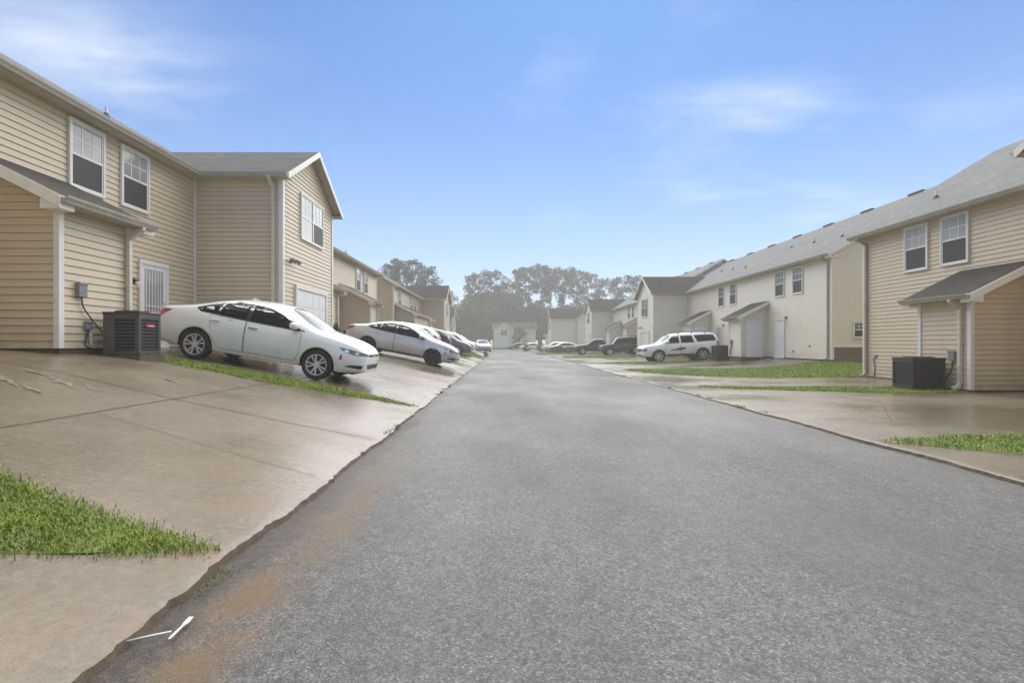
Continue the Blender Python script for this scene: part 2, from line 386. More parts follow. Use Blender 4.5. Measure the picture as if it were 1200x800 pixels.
# right strips
grass_patch('grass wedge at the street edge by the nearest right driveway', [(4.92,6.5),(5.9,6.75),(7.1,6.85),(12,7.3),(12,4.7),(7.4,5.3),(5.85,5.75)], 26000, .018, .06, .009)
grass_patch('narrow grass strip running to the right air conditioner', [(5.7,14.9),(7,14.55),(8.5,14.35),(10.9,14.25),(11.7,14.1),(11.7,12.35),(9.8,12.5),(8.6,13.1),(7.7,13.4),(6.3,14.2)], 15000, .02, .065, .012)
grass_patch('wide lawn between the tan house and the cream house', [(5.9,24.6),(6.66,20.7),(8,19.0),(9.6,18.35),(12.6,17.7),(13.2,18.3),(16,18.4),(16,23.3),(15.2,23.3),(14.6,24.0),(9.9,25.0)], 36000, .025, .07, .02)
grass_patch('grass strip under the nose of the white utility vehicle', [(5.6,32.2),(8,31.2),(12.6,31),(12.6,33.2),(8,34.5)], 3500, .04, .09, .028)
grass_patch('grass strip beside the black boxy utility vehicle', [(5.4,46),(9.5,44),(11.9,44),(11.9,50.2),(9,50.5),(6.2,49.6)], 3500, .05, .12, .04)
grass_patch('grass strip past the black pickup', [(4.6,60),(9,60.5),(11.8,61),(11.8,68),(4.2,69)], 3500, .05, .13, .05)
tuft_pos = [(-1.68,7.2),(-1.66,7.75),(-1.69,12.6),(-1.67,13.3),(-1.7,14.0),(-1.66,15.2),(-1.68,17),(-1.7,20),(-1.68,22),(-1.60,2.72),(-1.59,2.78),(-1.67,33),(4.86,9.3),(4.85,10.2),(4.88,11.8),(4.86,12.4),(4.87,14.6),(4.9,17.5),(4.85,20)]
mbt = MB()
for tx, ty in tuft_pos:
    for _ in range(90 if ty > 5 else 26):
        x, y = tx + rng.gauss(0, .022), ty + rng.gauss(0, .1); a = rng.uniform(0, 6.28); h = rng.uniform(.015, .03) if ty < 5 else rng.uniform(.02, .065); z = .0; w = .003 + ty*.0005
        mbt.poly([(x-w, y, z), (x+w, y, z), (x+math.cos(a)*h*.7, y+math.sin(a)*h*.7, z+h)])
tag(mbt.build('weeds', M['grass']), 'small weeds sprouting from the cracks along the street edge', 'weeds', None, 'stuff')
def strip_path(pts, w):
    L = []; Rr = []
    for i, p in enumerate(pts):
        a = Vector(pts[max(0, i-1)]); b = Vector(pts[min(len(pts)-1, i+1)]); d = (b-a).normalized(); n = Vector((-d.y, d.x)) * w * .5
        L.append((p[0]+n.x, p[1]+n.y)); Rr.append((p[0]-n.x, p[1]-n.y))
    return L + Rr[::-1]
def line(p, q, n=20): return [(p[0]+(q[0]-p[0])*i/n + .01*noise.noise((i*.7, p[0], 0)), p[1]+(q[1]-p[1])*i/n + .012*noise.noise((i*.7, p[1], 5))) for i in range(n+1)]
def crack(p, q, w=.016):
    pts = line(p, q, 40); o = strip_path(pts, w); n = len(pts); mb = MB()
    for i in range(n-1):
        a, b, c, d = o[i], o[i+1], o[2*n-2-i], o[2*n-1-i]
        mb.poly([(d[0], d[1], slab_z(*d)+.008), (c[0], c[1], slab_z(*c)+.008), (b[0], b[1], slab_z(*b)+.008), (a[0], a[1], slab_z(*a)+.008)])
    tag(mb.build('driveway_joint', M['joint']), kind='structure')
crack((-1.72,6.6),(-8.0,6.6)); crack((-4.35,3.8),(-4.35,9.4), .012); crack((-4.4,10.8),(-4.4,25), .016); crack((-1.75,16),(-8,16), .02)
crack((-1.72,8.3),(-3.4,7.3), .006); crack((-3.4,7.3),(-4.3,7.6), .005); crack((-1.75,4.7),(-4.3,5.3), .006); crack((6.3,8.1),(7.9,10.4), .006); crack((4.95,16.3),(11.5,16.1), .016); crack((-1.75,20.5),(-8,20.5), .02); crack((4.95,9.4),(11.4,9.4)); crack((8.0,7.2),(8.0,13.2), .012); crack((5.0,12.0),(7.2,12.9), .012)
for (cx, cy, L, a) in ((-5.75,5.75,.75,.5),(-5.45,6.15,.55,.35),(-5.15,6.25,.4,.6),(-5.95,6.35,.5,.2),(-5.0,7.6,.4,.1),(-5.3,5.6,.3,.3)):
    pts = [(cx + math.cos(a+math.pi)*L*(i/9-.5) , cy + math.sin(a)*L*(i/9-.5) + .05*noise.noise((i*.8, cx, 0))) for i in range(10)]
    o = []
    for s in (1, -1):
        seq = pts if s > 0 else pts[::-1]
        for i, p in enumerate(seq): o.append((p[0], p[1] + s*(.012 + .045*math.sin(math.pi*i/9)*(.3+1.3*abs(noise.noise((i*1.9, cy*3, s)))))))
    sheet('pale_stain', M['chalk'], o, .006, .05, .06, jit=.05)

# ------------------------------------------------------------------ houses
class PL:   # a vertical wall plane: origin, direction along it, outward normal
    def __init__(s, P, U, N): s.P = Vector((P[0], P[1], 0)); s.U = Vector((U[0], U[1], 0)); s.N = Vector((N[0], N[1], 0))
    def p(s, a, z, o=0): q = s.P + s.U*a + s.N*o; return (q.x, q.y, z)
    def box(s, mb, a0, a1, z0, z1, o0, o1, m=0):
        mb.hexa([s.p(a0,z0,o1), s.p(a1,z0,o1), s.p(a1,z0,o0), s.p(a0,z0,o0), s.p(a0,z1,o1), s.p(a1,z1,o1), s.p(a1,z1,o0), s.p(a0,z1,o0)], m)
def siding(mb, pl, L, z0, z1, span=None, lap=.127):
    """vinyl lap courses: a lip standing proud, a face sloping back, and the open groove under the next lip"""
    span = span or (lambda z: (0, L)); k = 0
    while z0 + k*lap < z1 - 1e-4:
        a, b = z0 + k*lap, min(z0 + (k+1)*lap, z1); k += 1; g = a + (b-a)*.915
        s0, sg, s1 = span(a), span(g), span(b)
        if s0[1] - s0[0] < .01: break
        for q in (0, 1):
            if sg[1] <= sg[0]: m = (sg[0]+sg[1])/2; sg = (m, m+.001)
            if s1[1] <= s1[0]: m = (s1[0]+s1[1])/2; s1 = (m, m+.001)
        mb.poly([pl.p(s0[0], a, .029), pl.p(s0[1], a, .029), pl.p(sg[1], g, .012), pl.p(sg[0], g, .012)])
        mb.poly([pl.p(sg[0], g, .012), pl.p(sg[1], g, .012), pl.p(sg[1], g, .001), pl.p(sg[0], g, .001)])
        mb.poly([pl.p(sg[0], g, .001), pl.p(sg[1], g, .001), pl.p(s1[1], b, .001), pl.p(s1[0], b, .001)])
        mb.poly([pl.p(s0[0], a, 0.001), pl.p(s0[1], a, 0.001), pl.p(s0[1], a, .029), pl.p(s0[0], a, .029)])
def proud(pl):
    q = PL((0,0), (1,0), (0,1)); q.P = pl.P + pl.N*.022; q.U = pl.U; q.N = pl.N; return q
def make_window(par, pl, a, z, w, h, style='blind', twin=1, label=None):
    pl = proud(pl); f = MB(); t = .055; W = w*twin
    pl.box(f, a-W/2-t, a+W/2+t, z-t, z, .001, .06); pl.box(f, a-W/2-t, a+W/2+t, z+h, z+h+t, .001, .06)
    pl.box(f, a-W/2-t, a-W/2, z, z+h, .001, .058); pl.box(f, a+W/2, a+W/2+t, z, z+h, .001, .058)
    o = f.build('window', M['white_trim'], par, bevel=.006)
    up, lo = {'blind': ('pane_light','screen'), 'dark': ('pane_mid','screen'), 'pale': ('pane_light','pane_light')}[style]
    for k in range(twin):
        x0 = a - W/2 + k*w + (.025 if k else 0); x1 = a - W/2 + (k+1)*w
        g = MB(); pl.box(g, x0, x1, z+h*.5, z+h, .005, .028); g.build('upper_pane', M[up], o)
        g = MB(); pl.box(g, x0+.02, x1-.02, z+.02, z+h*.5-.02, .005, .031); g.build('lower_pane', M['screen' if k == twin-1 else lo], o)
        g = MB(); s = .022
        pl.box(g, x0, x1, z+h*.5-.025, z+h*.5+.025, .006, .046)
        pl.box(g, x0, x1, z+h-.035, z+h, .006, .04); pl.box(g, x0, x1, z, z+.035, .006, .037)
        for q in (0, 1): pl.box(g, (x0 if q == 0 else x1-.03), (x0+.03 if q == 0 else x1), z+.035, z+h-.035, .006, .039)
        for q in (1, 2): pl.box(g, x0+(x1-x0)*q/3-s/2, x0+(x1-x0)*q/3+s/2, z+h*.5+.025, z+h-.035, .006, .034)
        pl.box(g, x0+.03, x1-.03, z+h*.75-s/2, z+h*.75+s/2, .006, .0325)
        if k: pl.box(g, x0-.025-.02, x0+.02, z, z+h, .006, .052)
        g.build('sash', M['white_trim'], o)
    return o
def make_door(par, pl, a, z, w, h, kind):
    pl = proud(pl); d = MB(); pl.box(d, a-w/2, a+w/2, z+.03, z+h, .001, .034)
    if kind == 'panel':
        for (p0, p1) in ((.06,.46),(.54,.94)):
            for (q0, q1) in ((.06,.40),(.47,.78),(.84,.95)):
                pl.box(d, a-w/2+w*p0, a-w/2+w*p1, z+h*q0, z+h*q1, .034, .042)
    if kind == 'plain': pl.box(d, a-w/2+.1, a+w/2-.1, z+.12, z+h*.44, .034, .042)
    o = d.build('door', M['door'], par, bevel=.004)
    if kind == 'storm':
        g = MB(); pl.box(g, a-w/2+.09, a+w/2-.09, z+.16, z+h-.1, .030, .037); g.build('glazing', M['pane_light'], o)
        g = MB(); n = 7
        for i in range(n): x = a-w/2+.12+(w-.24)*i/(n-1); pl.box(g, x-.012, x+.012, z+.16, z+h-.1, .04, .058)
        for q in (.42, .5): pl.box(g, a-w/2+.09, a+w/2-.09, z+h*q-.015, z+h*q+.015, .041, .061)
        g.build('security_bars', M['white_trim'], o)
    f = MB(); pl.box(f, a-w/2-.09, a-w/2, z, z+h, .001, .056); pl.box(f, a+w/2, a+w/2+.09, z, z+h, .001, .056); pl.box(f, a-w/2-.09, a+w/2+.09, z+h, z+h+.1, .001, .06)
    pl.box(f, a-w/2-.06, a+w/2+.06, z-.04, z+.03, .001, .09)
    f.build('frame', M['white_trim'], o, bevel=.004)
    g = MB(); x = a + w/2 - .07; g.tube([pl.p(x, z+1.0, .03), pl.p(x, z+1.0, .085)], .028, 8); pl.box(g, x-.02, x+.02, z+1.1, z+1.16, .03, .055); g.build('handle', M['alloy'], o)
    return o
def make_garage(par, pl, a, z, w, h):
    pl = proud(pl); d = MB(); n = 4
    for i in range(n):
        z0 = z + h*i/n; z1 = z + h*(i+1)/n - .012; pl.box(d, a-w/2, a+w/2, z0, z1, .001, .03)
        for k in range(4): pl.box(d, a-w/2+w*(k+.1)/4, a-w/2+w*(k+.9)/4, z0+.09, z1-.09, .03, .037)
    o = d.build('garage_door', M['door'], par)
    f = MB(); pl.box(f, a-w/2-.11, a-w/2, z, z+h, .001, .065); pl.box(f, a+w/2, a+w/2+.11, z, z+h, .001, .065); pl.box(f, a-w/2-.11, a+w/2+.11, z+h, z+h+.12, .001, .07)
    f.build('frame', M['white_trim'], o); return o
def corner(par, x, y, sx, sy, z0, z1, w=.075, mat='white_trim'):
    """L-shaped corner board; sx, sy point away from the wall"""
    m = MB(); t = .046
    m.box(*sorted((x - sx*w, x + sx*t)), *sorted((y, y + sy*t)), z0, z1); m.box(*sorted((x, x + sx*(t-.002))), *sorted((y - sy*w, y - sy*.001)), z0, z1)
    return m.build('corner_board', M[mat], par)
def gutter(par, p, q, mat='gutter', out=None):
    """K-style gutter between two points along its top inner edge; out = outward horizontal direction"""
    m = MB(); p, q, out = Vector(p), Vector(q), Vector(out)
    prof = [(0,0),(0,-.115),(.07,-.115),(.085,-.075),(.115,-.035),(.12,0),(.11,0),(.105,-.03),(.02,-.03)]
    A = [p + out*a + Vector((0,0,b)) for a, b in prof]; B = [q + out*a + Vector((0,0,b)) for a, b in prof]; n = len(prof)
    for i in range(n): j = (i+1) % n; m.poly([A[i], B[i], B[j], A[j]])
    m.poly(A[::-1]); m.poly(B)
    return m.build('gutter', M[mat], par)
def downspout(par, pl, a, ztop, zbot, reach, mat='gutter'):
    m = MB(); m.tube([pl.p(a, ztop, reach), pl.p(a, ztop-.10, reach), pl.p(a, ztop-.30, .075), pl.p(a, ztop-.42, .075), pl.p(a, zbot+.22, .075), pl.p(a, zbot+.1, .11), pl.p(a, zbot+.04, .26)], .055, 4, rot=R(45))
    for z in (ztop-.8, (ztop+zbot)/2, zbot+.6): pl.box(m, a-.06, a+.06, z, z+.04, .02, .12)
    return m.build('downspout', M[mat], par)
def slab(mb, A, B, C, D, th, m_top=0, m_side=1):
    """roof slab: A-B along the eave, D-C along the top edge"""
    A, B, C, D = map(Vector, (A, B, C, D)); n = (B-A).cross(D-A).normalized(); dn = -n*th
    u = (B-A).normalized(); vv = n.cross(u)
    uv = [((p-A).dot(u), (p-A).dot(vv)) for p in (A, B, C, D)]
    mb.poly([A, B, C, D], m_top, uv); E = [p + dn for p in (A, B, C, D)]
    mb.poly(E[::-1], m_side)
    P = [A, B, C, D]
    for i in range(4): j = (i+1) % 4; mb.poly([E[i], E[j], P[j], P[i]], m_side)
def gable_roof(par, mats, x0, x1, yA, yB, zE, zR, axis_x=True, vents=(), th=.09):
    """two slabs; ridge runs along x (axis_x) at mid y, or along y at mid x"""
    m = MB()
    if axis_x:
        ym = (yA+yB)/2
        slab(m, (x0,yA,zE), (x1,yA,zE), (x1,ym,zR), (x0,ym,zR), th); slab(m, (x1,yB,zE), (x0,yB,zE), (x0,ym,zR-.002), (x1,ym,zR-.002), th)
    else:
        xm = (x0+x1)/2
        slab(m, (x0,yB,zE), (x0,yA,zE), (xm,yA,zR), (xm,yB,zR), th); slab(m, (x1,yA,zE), (x1,yB,zE), (xm,yB,zR-.002), (xm,yA,zR-.002), th)
    return m.build('roof', mats, par)
def rake(par, P, Q, out, h=.17, t=.03, name='rake_board', mat='white_trim'):
    P, Q, out = Vector(P), Vector(Q), Vector(out); m = MB(); d = Vector((0,0,-h)); u = Vector((0,0,-.012))
    m.hexa([P+d, Q+d, Q+d+out*t, P+d+out*t, P+u, Q+u, Q+u+out*t, P+u+out*t]); 
    return m.build(name, M[mat], par)

def row_house(name, label, side, Y0, Y1, X, base, he, sid, wings=(), sheds=(), wins=(), doors=(), lamps=(), pitch=.6, D=10., sh='shingle', wsh='shingle_brown', group=None, loc=None, ov=.35, vents=True, near_end='siding', wpitch=.62, gmat='gutter', end_dark=None, style='blind', found=True, spouts=()):
    """a terrace of town houses. Local x runs along the front, the front faces local -y. Features are given by their distance Y along the street."""
    L = Y1 - Y0
    if loc is None: E = empty(name, (X, Y0 if side < 0 else Y1, base), R(90) if side < 0 else R(-90), label, 'house', group)
    else: E = empty(name, loc[0], loc[1], label, 'house', group)
    lx = (lambda y: y - Y0) if side < 0 else (lambda y: Y1 - y)
    S = M[sid]; SE = M[end_dark or sid]; dn = -.9 if found else 0
    zr = he + pitch*(D/2 + ov); mg = .05
    # main walls
    F = PL((0,0), (1,0), (0,-1)); wl = MB(); siding(wl, F, L, mg, he-.1); wl.build('wall', S, E)
    zb = {0: mg, 1: mg}
    near_i = 0 if side < 0 else 1
    for i, (P, U, N) in enumerate((((0,D),(0,-1),(-1,0)), ((L,0),(0,1),(1,0)))):
        pl = PL(P, U, N); wl = MB(); zr0 = zr - .1; h0 = he - .02
        z00 = .72 if (i == near_i and near_end == 'brick') else mg
        sp = lambda z: (0, D) if z <= h0 else ((z-h0)/pitch - 0, D - (z-h0)/pitch)
        siding(wl, pl, D, z00, h0 + pitch*D/2, sp); wl.build('end_wall', SE, E)
        if z00 > .5:
            b = MB(); pl.box(b, .01, D-.01, -.6, z00-.1, -.2, .004); b.build('brick_base', M['brick'], E)
            b = MB(); pl.box(b, 0, D, z00-.1, z00, 0, .045); b.build('band_board', M['white_trim'], E)
    core = MB(); core.box(.02, L-.02, .004, D-.004, dn, he-.08); 
    core.build('foundation', M['foundation'], E)
    corner(E, 0, 0, -1, -1, mg, he-.12); corner(E, L, 0, 1, -1, mg, he-.12)
    ends = .3
    rf = gable_roof(E, [M[sh], M['soffit']], -ends, L+ends, -ov, D+ov, he, zr)
    s = MB(); s.box(-.02, L+.02, -ov+.02, -.003, he-.125, he-.105); s.build('soffit', M['soffit'], E)
    for (x, o) in ((-ends, (-1,0,0)), (L+ends, (1,0,0))):
        rake(E, (x, -ov, he), (x, D/2, zr), o); rake(E, (x, D+ov, he), (x, D/2, zr-.004), o)
        rt = MB(); xx = sorted((x, 0 if x < 0 else L)); rt.box(xx[0]+.002, xx[1]-.002, -ov-.002, .06, he-.2, he-.125+.0); rt.build('eave_return', M['white_trim'], E)
    cuts = sorted((min(lx(w['y0']), lx(w['y1'])), max(lx(w['y0']), lx(w['y1']))) for w in wings)
    a = -ends
    for c0, c1 in cuts + [(L+ends, None)]:
        if c0 - a > .4: gutter(E, (a, -ov, he-.01), (c0+.02 if c1 else c0, -ov, he-.01), gmat, (0,-1,0))
        a = c1 if c1 is not None else a
    if vents:
        x = 1.5 if vents != 'pipes' else L; k = 0
        while x < L - 1:
            v = MB(); v.box(x, x+.85, D/2-.15, D/2+.15, zr-.06, zr+.03); v.build('ridge_vent', M['black_trim'], rf); x += 3.3
        for k, fx in enumerate(np.linspace(.1, .93, max(3, int(L/(3.2 if vents != 'pipes' else 7))))):
            x = L*fx; y = 1.2 + 1.9*((k*37) % 10)/10; z = he + pitch*(y+ov); v = MB(); v.tube([(x,y,z-.1),(x,y,z+.24)], .036, 8); v.lathe_y([], 3) if False else None
            v.build('vent_pipe', M['white_trim'], rf); v = MB(); v.tube([(x,y,z-.08),(x,y,z+.07)], [.13,.06], 8); v.build('pipe_boot', M['black_trim'], rf)
    # garage wings
    for w in wings:
        x0, x1 = sorted((lx(w['y0']), lx(w['y1']))); pr = w['proj']; ww = x1 - x0; wb = w.get('base', 0); weh = he; o2 = .3
        wr = weh + wpitch*(ww/2 + o2)
        f = MB(); pl = PL((x0,-pr), (1,0), (0,-1)); hh = weh - .02
        siding(f, pl, ww, wb+mg, hh + wpitch*ww/2, lambda z: (0, ww) if z <= hh else ((z-hh)/wpitch, ww-(z-hh)/wpitch)); f.build('wall', S, E)
        for P, U, N in (((x0,-.0),(0,-1),(-1,0)), ((x1,-pr),(0,1),(1,0))):
            f = MB(); siding(f, PL(P,U,N), pr, wb+mg, weh-.1); f.build('wall', SE, E)
        c = MB(); c.box(x0+.02, x1-.02, -pr+.004, .0, wb-.9, weh-.08); c.build('foundation', M['foundation'], E)
        corner(E, x0, -pr, -1, -1, wb+mg, weh-.12); corner(E, x1, -pr, 1, -1, wb+mg, weh-.12)
        for sx, xx in ((-1, x0), (1, x1)):
            b = MB(); b.box(*sorted((xx+sx*.002, xx+sx*.06)), -.062, -.022, mg, weh-.12); b.build('inner_corner_trim', M['white_trim'], E)
        gable_roof(E, [M[wsh], M['soffit']], x0-o2, x1+o2, -pr-o2, 3.6, weh, wr, False)
        for xa in (x0-o2, x1+o2): rake(E, (xa, -pr-o2, weh), ((x0+x1)/2, -pr-o2, wr + (0 if xa < x0 else -.004)), (0,-1,0))
        for sx, xa, xw in ((-1, x0-o2, x0), (1, x1+o2, x1)):
            gutter(E, (xa, -pr-o2, weh-.012), (xa, -ov+.1, weh-.012), gmat, (sx,0,0))
            s = MB(); s.box(*sorted((xa-sx*.01, xw+sx*.003)), -pr-o2+.01, -.4, weh-.122, weh-.104); s.build('soffit', M['soffit'], E)
        near = x0 if side < 0 else x1; sx = -1 if side < 0 else 1
        if w.get('spout'): downspout(E, PL((near, -pr), (0,1), (sx,0)), .22, weh-.05, wb+.05, .34)
        if w.get('door'):
            g0, g1, gz, gh = w['door']; make_garage(E, PL((0,-pr),(1,0),(0,-1)), lx((g0+g1)/2), gz-base, abs(g1-g0), gh)
        if w.get('win'):
            a0, z0, wd, hg = w['win']; make_window(E, PL((0,-pr),(1,0),(0,-1)), lx(a0), z0-base, wd, hg, w.get('wstyle', 'pale'), 2)
        if w.get('flood'):
            a0, z0 = w['flood']; g = MB(); x = lx(a0); p = Vector((x, -pr, z0-base))
            g.box(x-.06, x+.06, -pr-.07, -pr-.005, z0-base-.06, z0-base+.06)
            for q in (-1, 1): g.tube([p+Vector((q*.04,-.05,.0)), p+Vector((q*.13,-.14,.03)), p+Vector((q*.19,-.24,-.06))], [.02,.045,.065], 8)
            g.build('flood_lamp', M['grey_box'], E)
    # lean-to storage sheds
    for w in sheds:
        x0, x1 = sorted((lx(w['y0']), lx(w['y1']))); d = w['d']; hs = w.get('h', 2.5); sp_ = w.get('pitch', .5); o2 = .3; wb = w.get('base', 0)
        top = hs + sp_*(d + o2); f = MB(); siding(f, PL((x0,-d),(1,0),(0,-1)), x1-x0, wb+mg, hs-.1); f.build('shed_wall', S, E)
        for P, U, N, fl in (((x0,0),(0,-1),(-1,0),1), ((x1,-d),(0,1),(1,0),0)):
            f = MB(); hz = hs - .02 + sp_*o2*.0
            sp2 = (lambda z: (0, d) if z <= hz else (0, d-(z-hz)/sp_)) if fl else (lambda z: (0, d) if z <= hz else ((z-hz)/sp_, d))
            siding(f, PL(P,U,N), d, wb+mg, hz + sp_*d - .02, sp2); f.build('shed_wall', SE, E)
        c = MB(); c.box(x0+.02, x1-.02, -d+.004, 0, wb-.9, hs-.1); c.build('foundation', M['foundation'], E)
        corner(E, x0, -d, -1, -1, wb+mg, hs-.12, .05); corner(E, x1, -d, 1, -1, wb+mg, hs-.12, .05)
        m = MB(); slab(m, (x0-o2,-d-o2,hs), (x1+o2,-d-o2,hs), (x1+o2,.02,top+sp_*.02), (x0-o2,.02,top+sp_*.02), .07); m.build('shed_roof', [M['shingle_brown'], M['soffit']], E)
        for sx, xx in ((-1, x0-o2), (1, x1+o2)):
            rake(E, (xx,-d-o2,hs), (xx,-.03,top-sp_*.03), (sx,0,0), .2)
            rt = MB(); rt.box(*sorted((xx+sx*.004, (x0 if sx < 0 else x1)+sx*.04)), -d-o2+.004, -d+.03, hs-.215, hs-.06); rt.build('eave_return', M['white_trim'], E)
        s = MB(); s.box(x0-o2+.05, x1+o2-.05, -d-o2+.02, -d-.02, hs-.122, hs-.104); s.build('soffit', M['soffit'], E)
        gutter(E, (x0-o2,-d-o2,hs-.01), (x1+o2,-d-o2,hs-.01), gmat, (0,-1,0))
        if w.get('spout'):
            ya = w['spout']; downspout(E, PL((0,-d),(1,0),(0,-1)), lx(ya), hs-.05, wb+.02, .34)
        if w.get('door'):
            near = x0 if side < 0 else x1; sx = -1 if side < 0 else 1
            pl = PL((near, 0), (0,-1), (-1,0)) if sx < 0 else PL((near, -d), (0,1), (1,0))
            make_door(E, pl, d*.5, wb+.06, .86, 2.0, 'panel')
    for (y, z0, wd, hg, st) in wins: make_window(E, F, lx(y), z0-base, wd, hg, st)
    for (y, k) in doors: make_door(E, F, lx(y), .04, .86, 2.03, k)
    for (y, z) in lamps:
        g = MB(); x = lx(y); z -= base; g.box(x-.05, x+.05, -.05, -.004, z-.07, z+.07); g.tube([(x,-.05,z),(x,-.12,z+.03),(x,-.15,z-.0)], .02, 6); lo = g.build('wall_lamp', M['black_trim'], E)
        g = MB(); g.tube([(x,-.15,z+.0),(x,-.15,z-.05),(x,-.15,z-.14)], [.03,.055,.05], 10); g.build('lamp_shade', M['lamp_glass'], lo)
    for (ya, zt) in spouts: downspout(E, F, lx(ya), he-.05, .0, .38, gmat)
    return E, F, lx

XL = -8.8
L1, F1, lx1 = row_house('row_house', 'nearest tan siding row house on the left with the storm door beside the white sedan', -1, 2.0, 34.5, XL, 1.18, 4.9, 'tan',
    wings=[dict(y0=14.2, y1=18.3, proj=2.5, base=-.3, spout=True, door=(15.1,17.5,.93,2.05), win=(16.35,4.6,.9,1.33), flood=(14.75,3.75)), dict(y0=1.9, y1=5.0, proj=2.5, base=-.1)],
    sheds=[dict(y0=8.25, y1=9.75, d=1.45, h=2.5, spout=9.7), dict(y0=20.3, y1=21.8, d=1.55, h=2.5, spout=21.6), dict(y0=27, y1=28.5, d=1.6, h=2.45, spout=28.3)],
    wins=[(10.5,4.53,.8,1.31,'blind'),(11.87,4.53,.8,1.31,'blind'),(30.1,4.5,.8,1.35,'blind'),(31.75,4.5,.8,1.35,'blind')], doors=[(12.5,'storm')], lamps=[(11.82,2.78)], sh='shingle', wsh='shingle', gmat='gutter_dark', vents='pipes')
L2, F2, lx2 = row_house('row_house', 'second tan row house on the left, behind the silver sedan', -1, 40, 60, XL, 1.2, 4.85, 'tan_dark',
    wings=[dict(y0=53, y1=58, proj=2.5, base=-.3, win=(55.5,4.4,.8,1.3), door=(54.2,56.8,.9,2.05))], sheds=[dict(y0=40.4, y1=47.5, d=1.6, h=2.55), dict(y0=49.2, y1=50.6, d=1.6, h=2.45)],
    wins=[(42.2,4.4,.8,1.3,'blind'),(47.6,4.4,.8,1.3,'blind'),(49.5,4.4,.8,1.3,'blind')], sh='shingle', wsh='shingle_brown', vents=False)
L3, F3, lx3 = row_house('row_house', 'farthest tan row house on the left in front of the dense trees', -1, 70, 88, XL-.4, 1.2, 4.2, 'tan_dark',
    wings=[dict(y0=78, y1=83, proj=1.2, base=-.4, win=(80.5,4.0,.8,1.2))], sheds=[dict(y0=71, y1=73, d=1.6, h=2.4)], sh='shingle_brown', vents=False)
XR = 13.1
R1h, FR1, lxr1 = row_house('row_house', 'nearest tan row house on the right with the black air conditioner', 1, 2.0, 18.1, XR, .1, 5.1, 'tan',
    wings=[dict(y0=5.6, y1=9.75, proj=2.5, base=0)], sheds=[dict(y0=12.5, y1=14.0, d=1.4, h=2.45, spout=12.72)],
    wins=[(15.8,3.65,.8,1.36,'blind'),(14.45,3.65,.8,1.36,'blind')], sh='shingle_light', gmat='gutter_dark', spouts=[(17.95,0)])
R2h, FR2, lxr2 = row_house('row_house', 'middle cream row house on the right with two storage sheds behind the white utility vehicle', 1, 23.25, 46.2, 15.3, .52, 4.98, 'cream',
    wings=[dict(y0=41.4, y1=46.3, proj=2.85, base=-.4, win=(43.9,3.7,.85,1.5), wstyle='dark', door=(42.6,45.0,.25,2.05), flood=(44.9,2.75))],
    sheds=[dict(y0=29, y1=30.5, d=1.5, h=2.38, door=True), dict(y0=36.9, y1=38.4, d=1.5, h=2.38, door=True)],
    wins=[(27.6,3.94,.8,1.34,'dark'),(25.9,3.94,.8,1.34,'dark'),(35.0,3.94,.8,1.34,'dark'),(33.2,3.94,.8,1.34,'dark')], doors=[(27.6,'plain'),(35.4,'storm')], lamps=[(26.95,2.72),(34.6,2.6)],
    sh='shingle_light', near_end='brick', gmat='gutter_dark', end_dark='cream', spouts=[(23.45,0)])
R3h, FR3, lxr3 = row_house('row_house', 'cream row house on the right behind the black vehicles', 1, 46.3, 77, 15.3, 1.0, 4.98, 'cream',
    wings=[dict(y0=70, y1=75.2, proj=2.9, base=-.9, win=(72.6,4.3,.85,1.5), wstyle='dark', door=(71.2,73.8,.5,2.05))],
    sheds=[dict(y0=64.5, y1=66.2, d=1.6, h=2.35), dict(y0=55.5, y1=57, d=1.6, h=2.35)], wins=[(60.7,4.4,.85,1.35,'dark'),(58.8,4.4,.85,1.35,'dark')], sh='shingle_light', gmat='gutter_dark')
R4h, FR4, lxr4 = row_house('row_house', 'far cream row house on the right past the parked white cars', 1, 85, 108, 12.6, .6, 5.0, 'cream',
    wings=[dict(y0=85.5, y1=91, proj=4.4, base=-.6, win=(88.2,3.9,.85,1.5), wstyle='dark')], sheds=[dict(y0=93, y1=95, d=4.6, h=2.4)], sh='shingle_brown', vents=False)
# pale houses closing the street, facing the camera
row_house('row_house', 'hazy pale gabled house closing the far end of the street', -1, 0, 11, 0, 0, 4.9, 'cream', wings=[dict(y0=0.2, y1=5.2, proj=2.6, win=(2.7,3.4,.8,1.3), wstyle='dark', door=(1.5,3.9,.1,2.05))],
    wins=[(8,3.4,.8,1.3,'dark')], loc=((-2.6,131,.2), 0), vents=False, wsh='shingle_brown', sh='shingle_brown', pitch=.5, D=7.5)
row_house('row_house', 'hazy pale house half hidden behind the far cream row house', -1, 0, 14, 0, 0, 4.9, 'cream', wings=[dict(y0=1.5, y1=6.2, proj=2.6, win=(3.8,3.4,.8,1.3), wstyle='dark')],
    wins=[(9,3.4,.8,1.3,'dark')], loc=((11.5,122,.3), R(-12)), vents=False, wsh='shingle_brown', sh='shingle_brown', pitch=.5, D=7.5)
# gable window on the cream house's near end
make_window(R2h, PL((lxr2(23.25), 0), (0,1), (1,0)), 1.35, 1.1, .72, .68, 'dark')
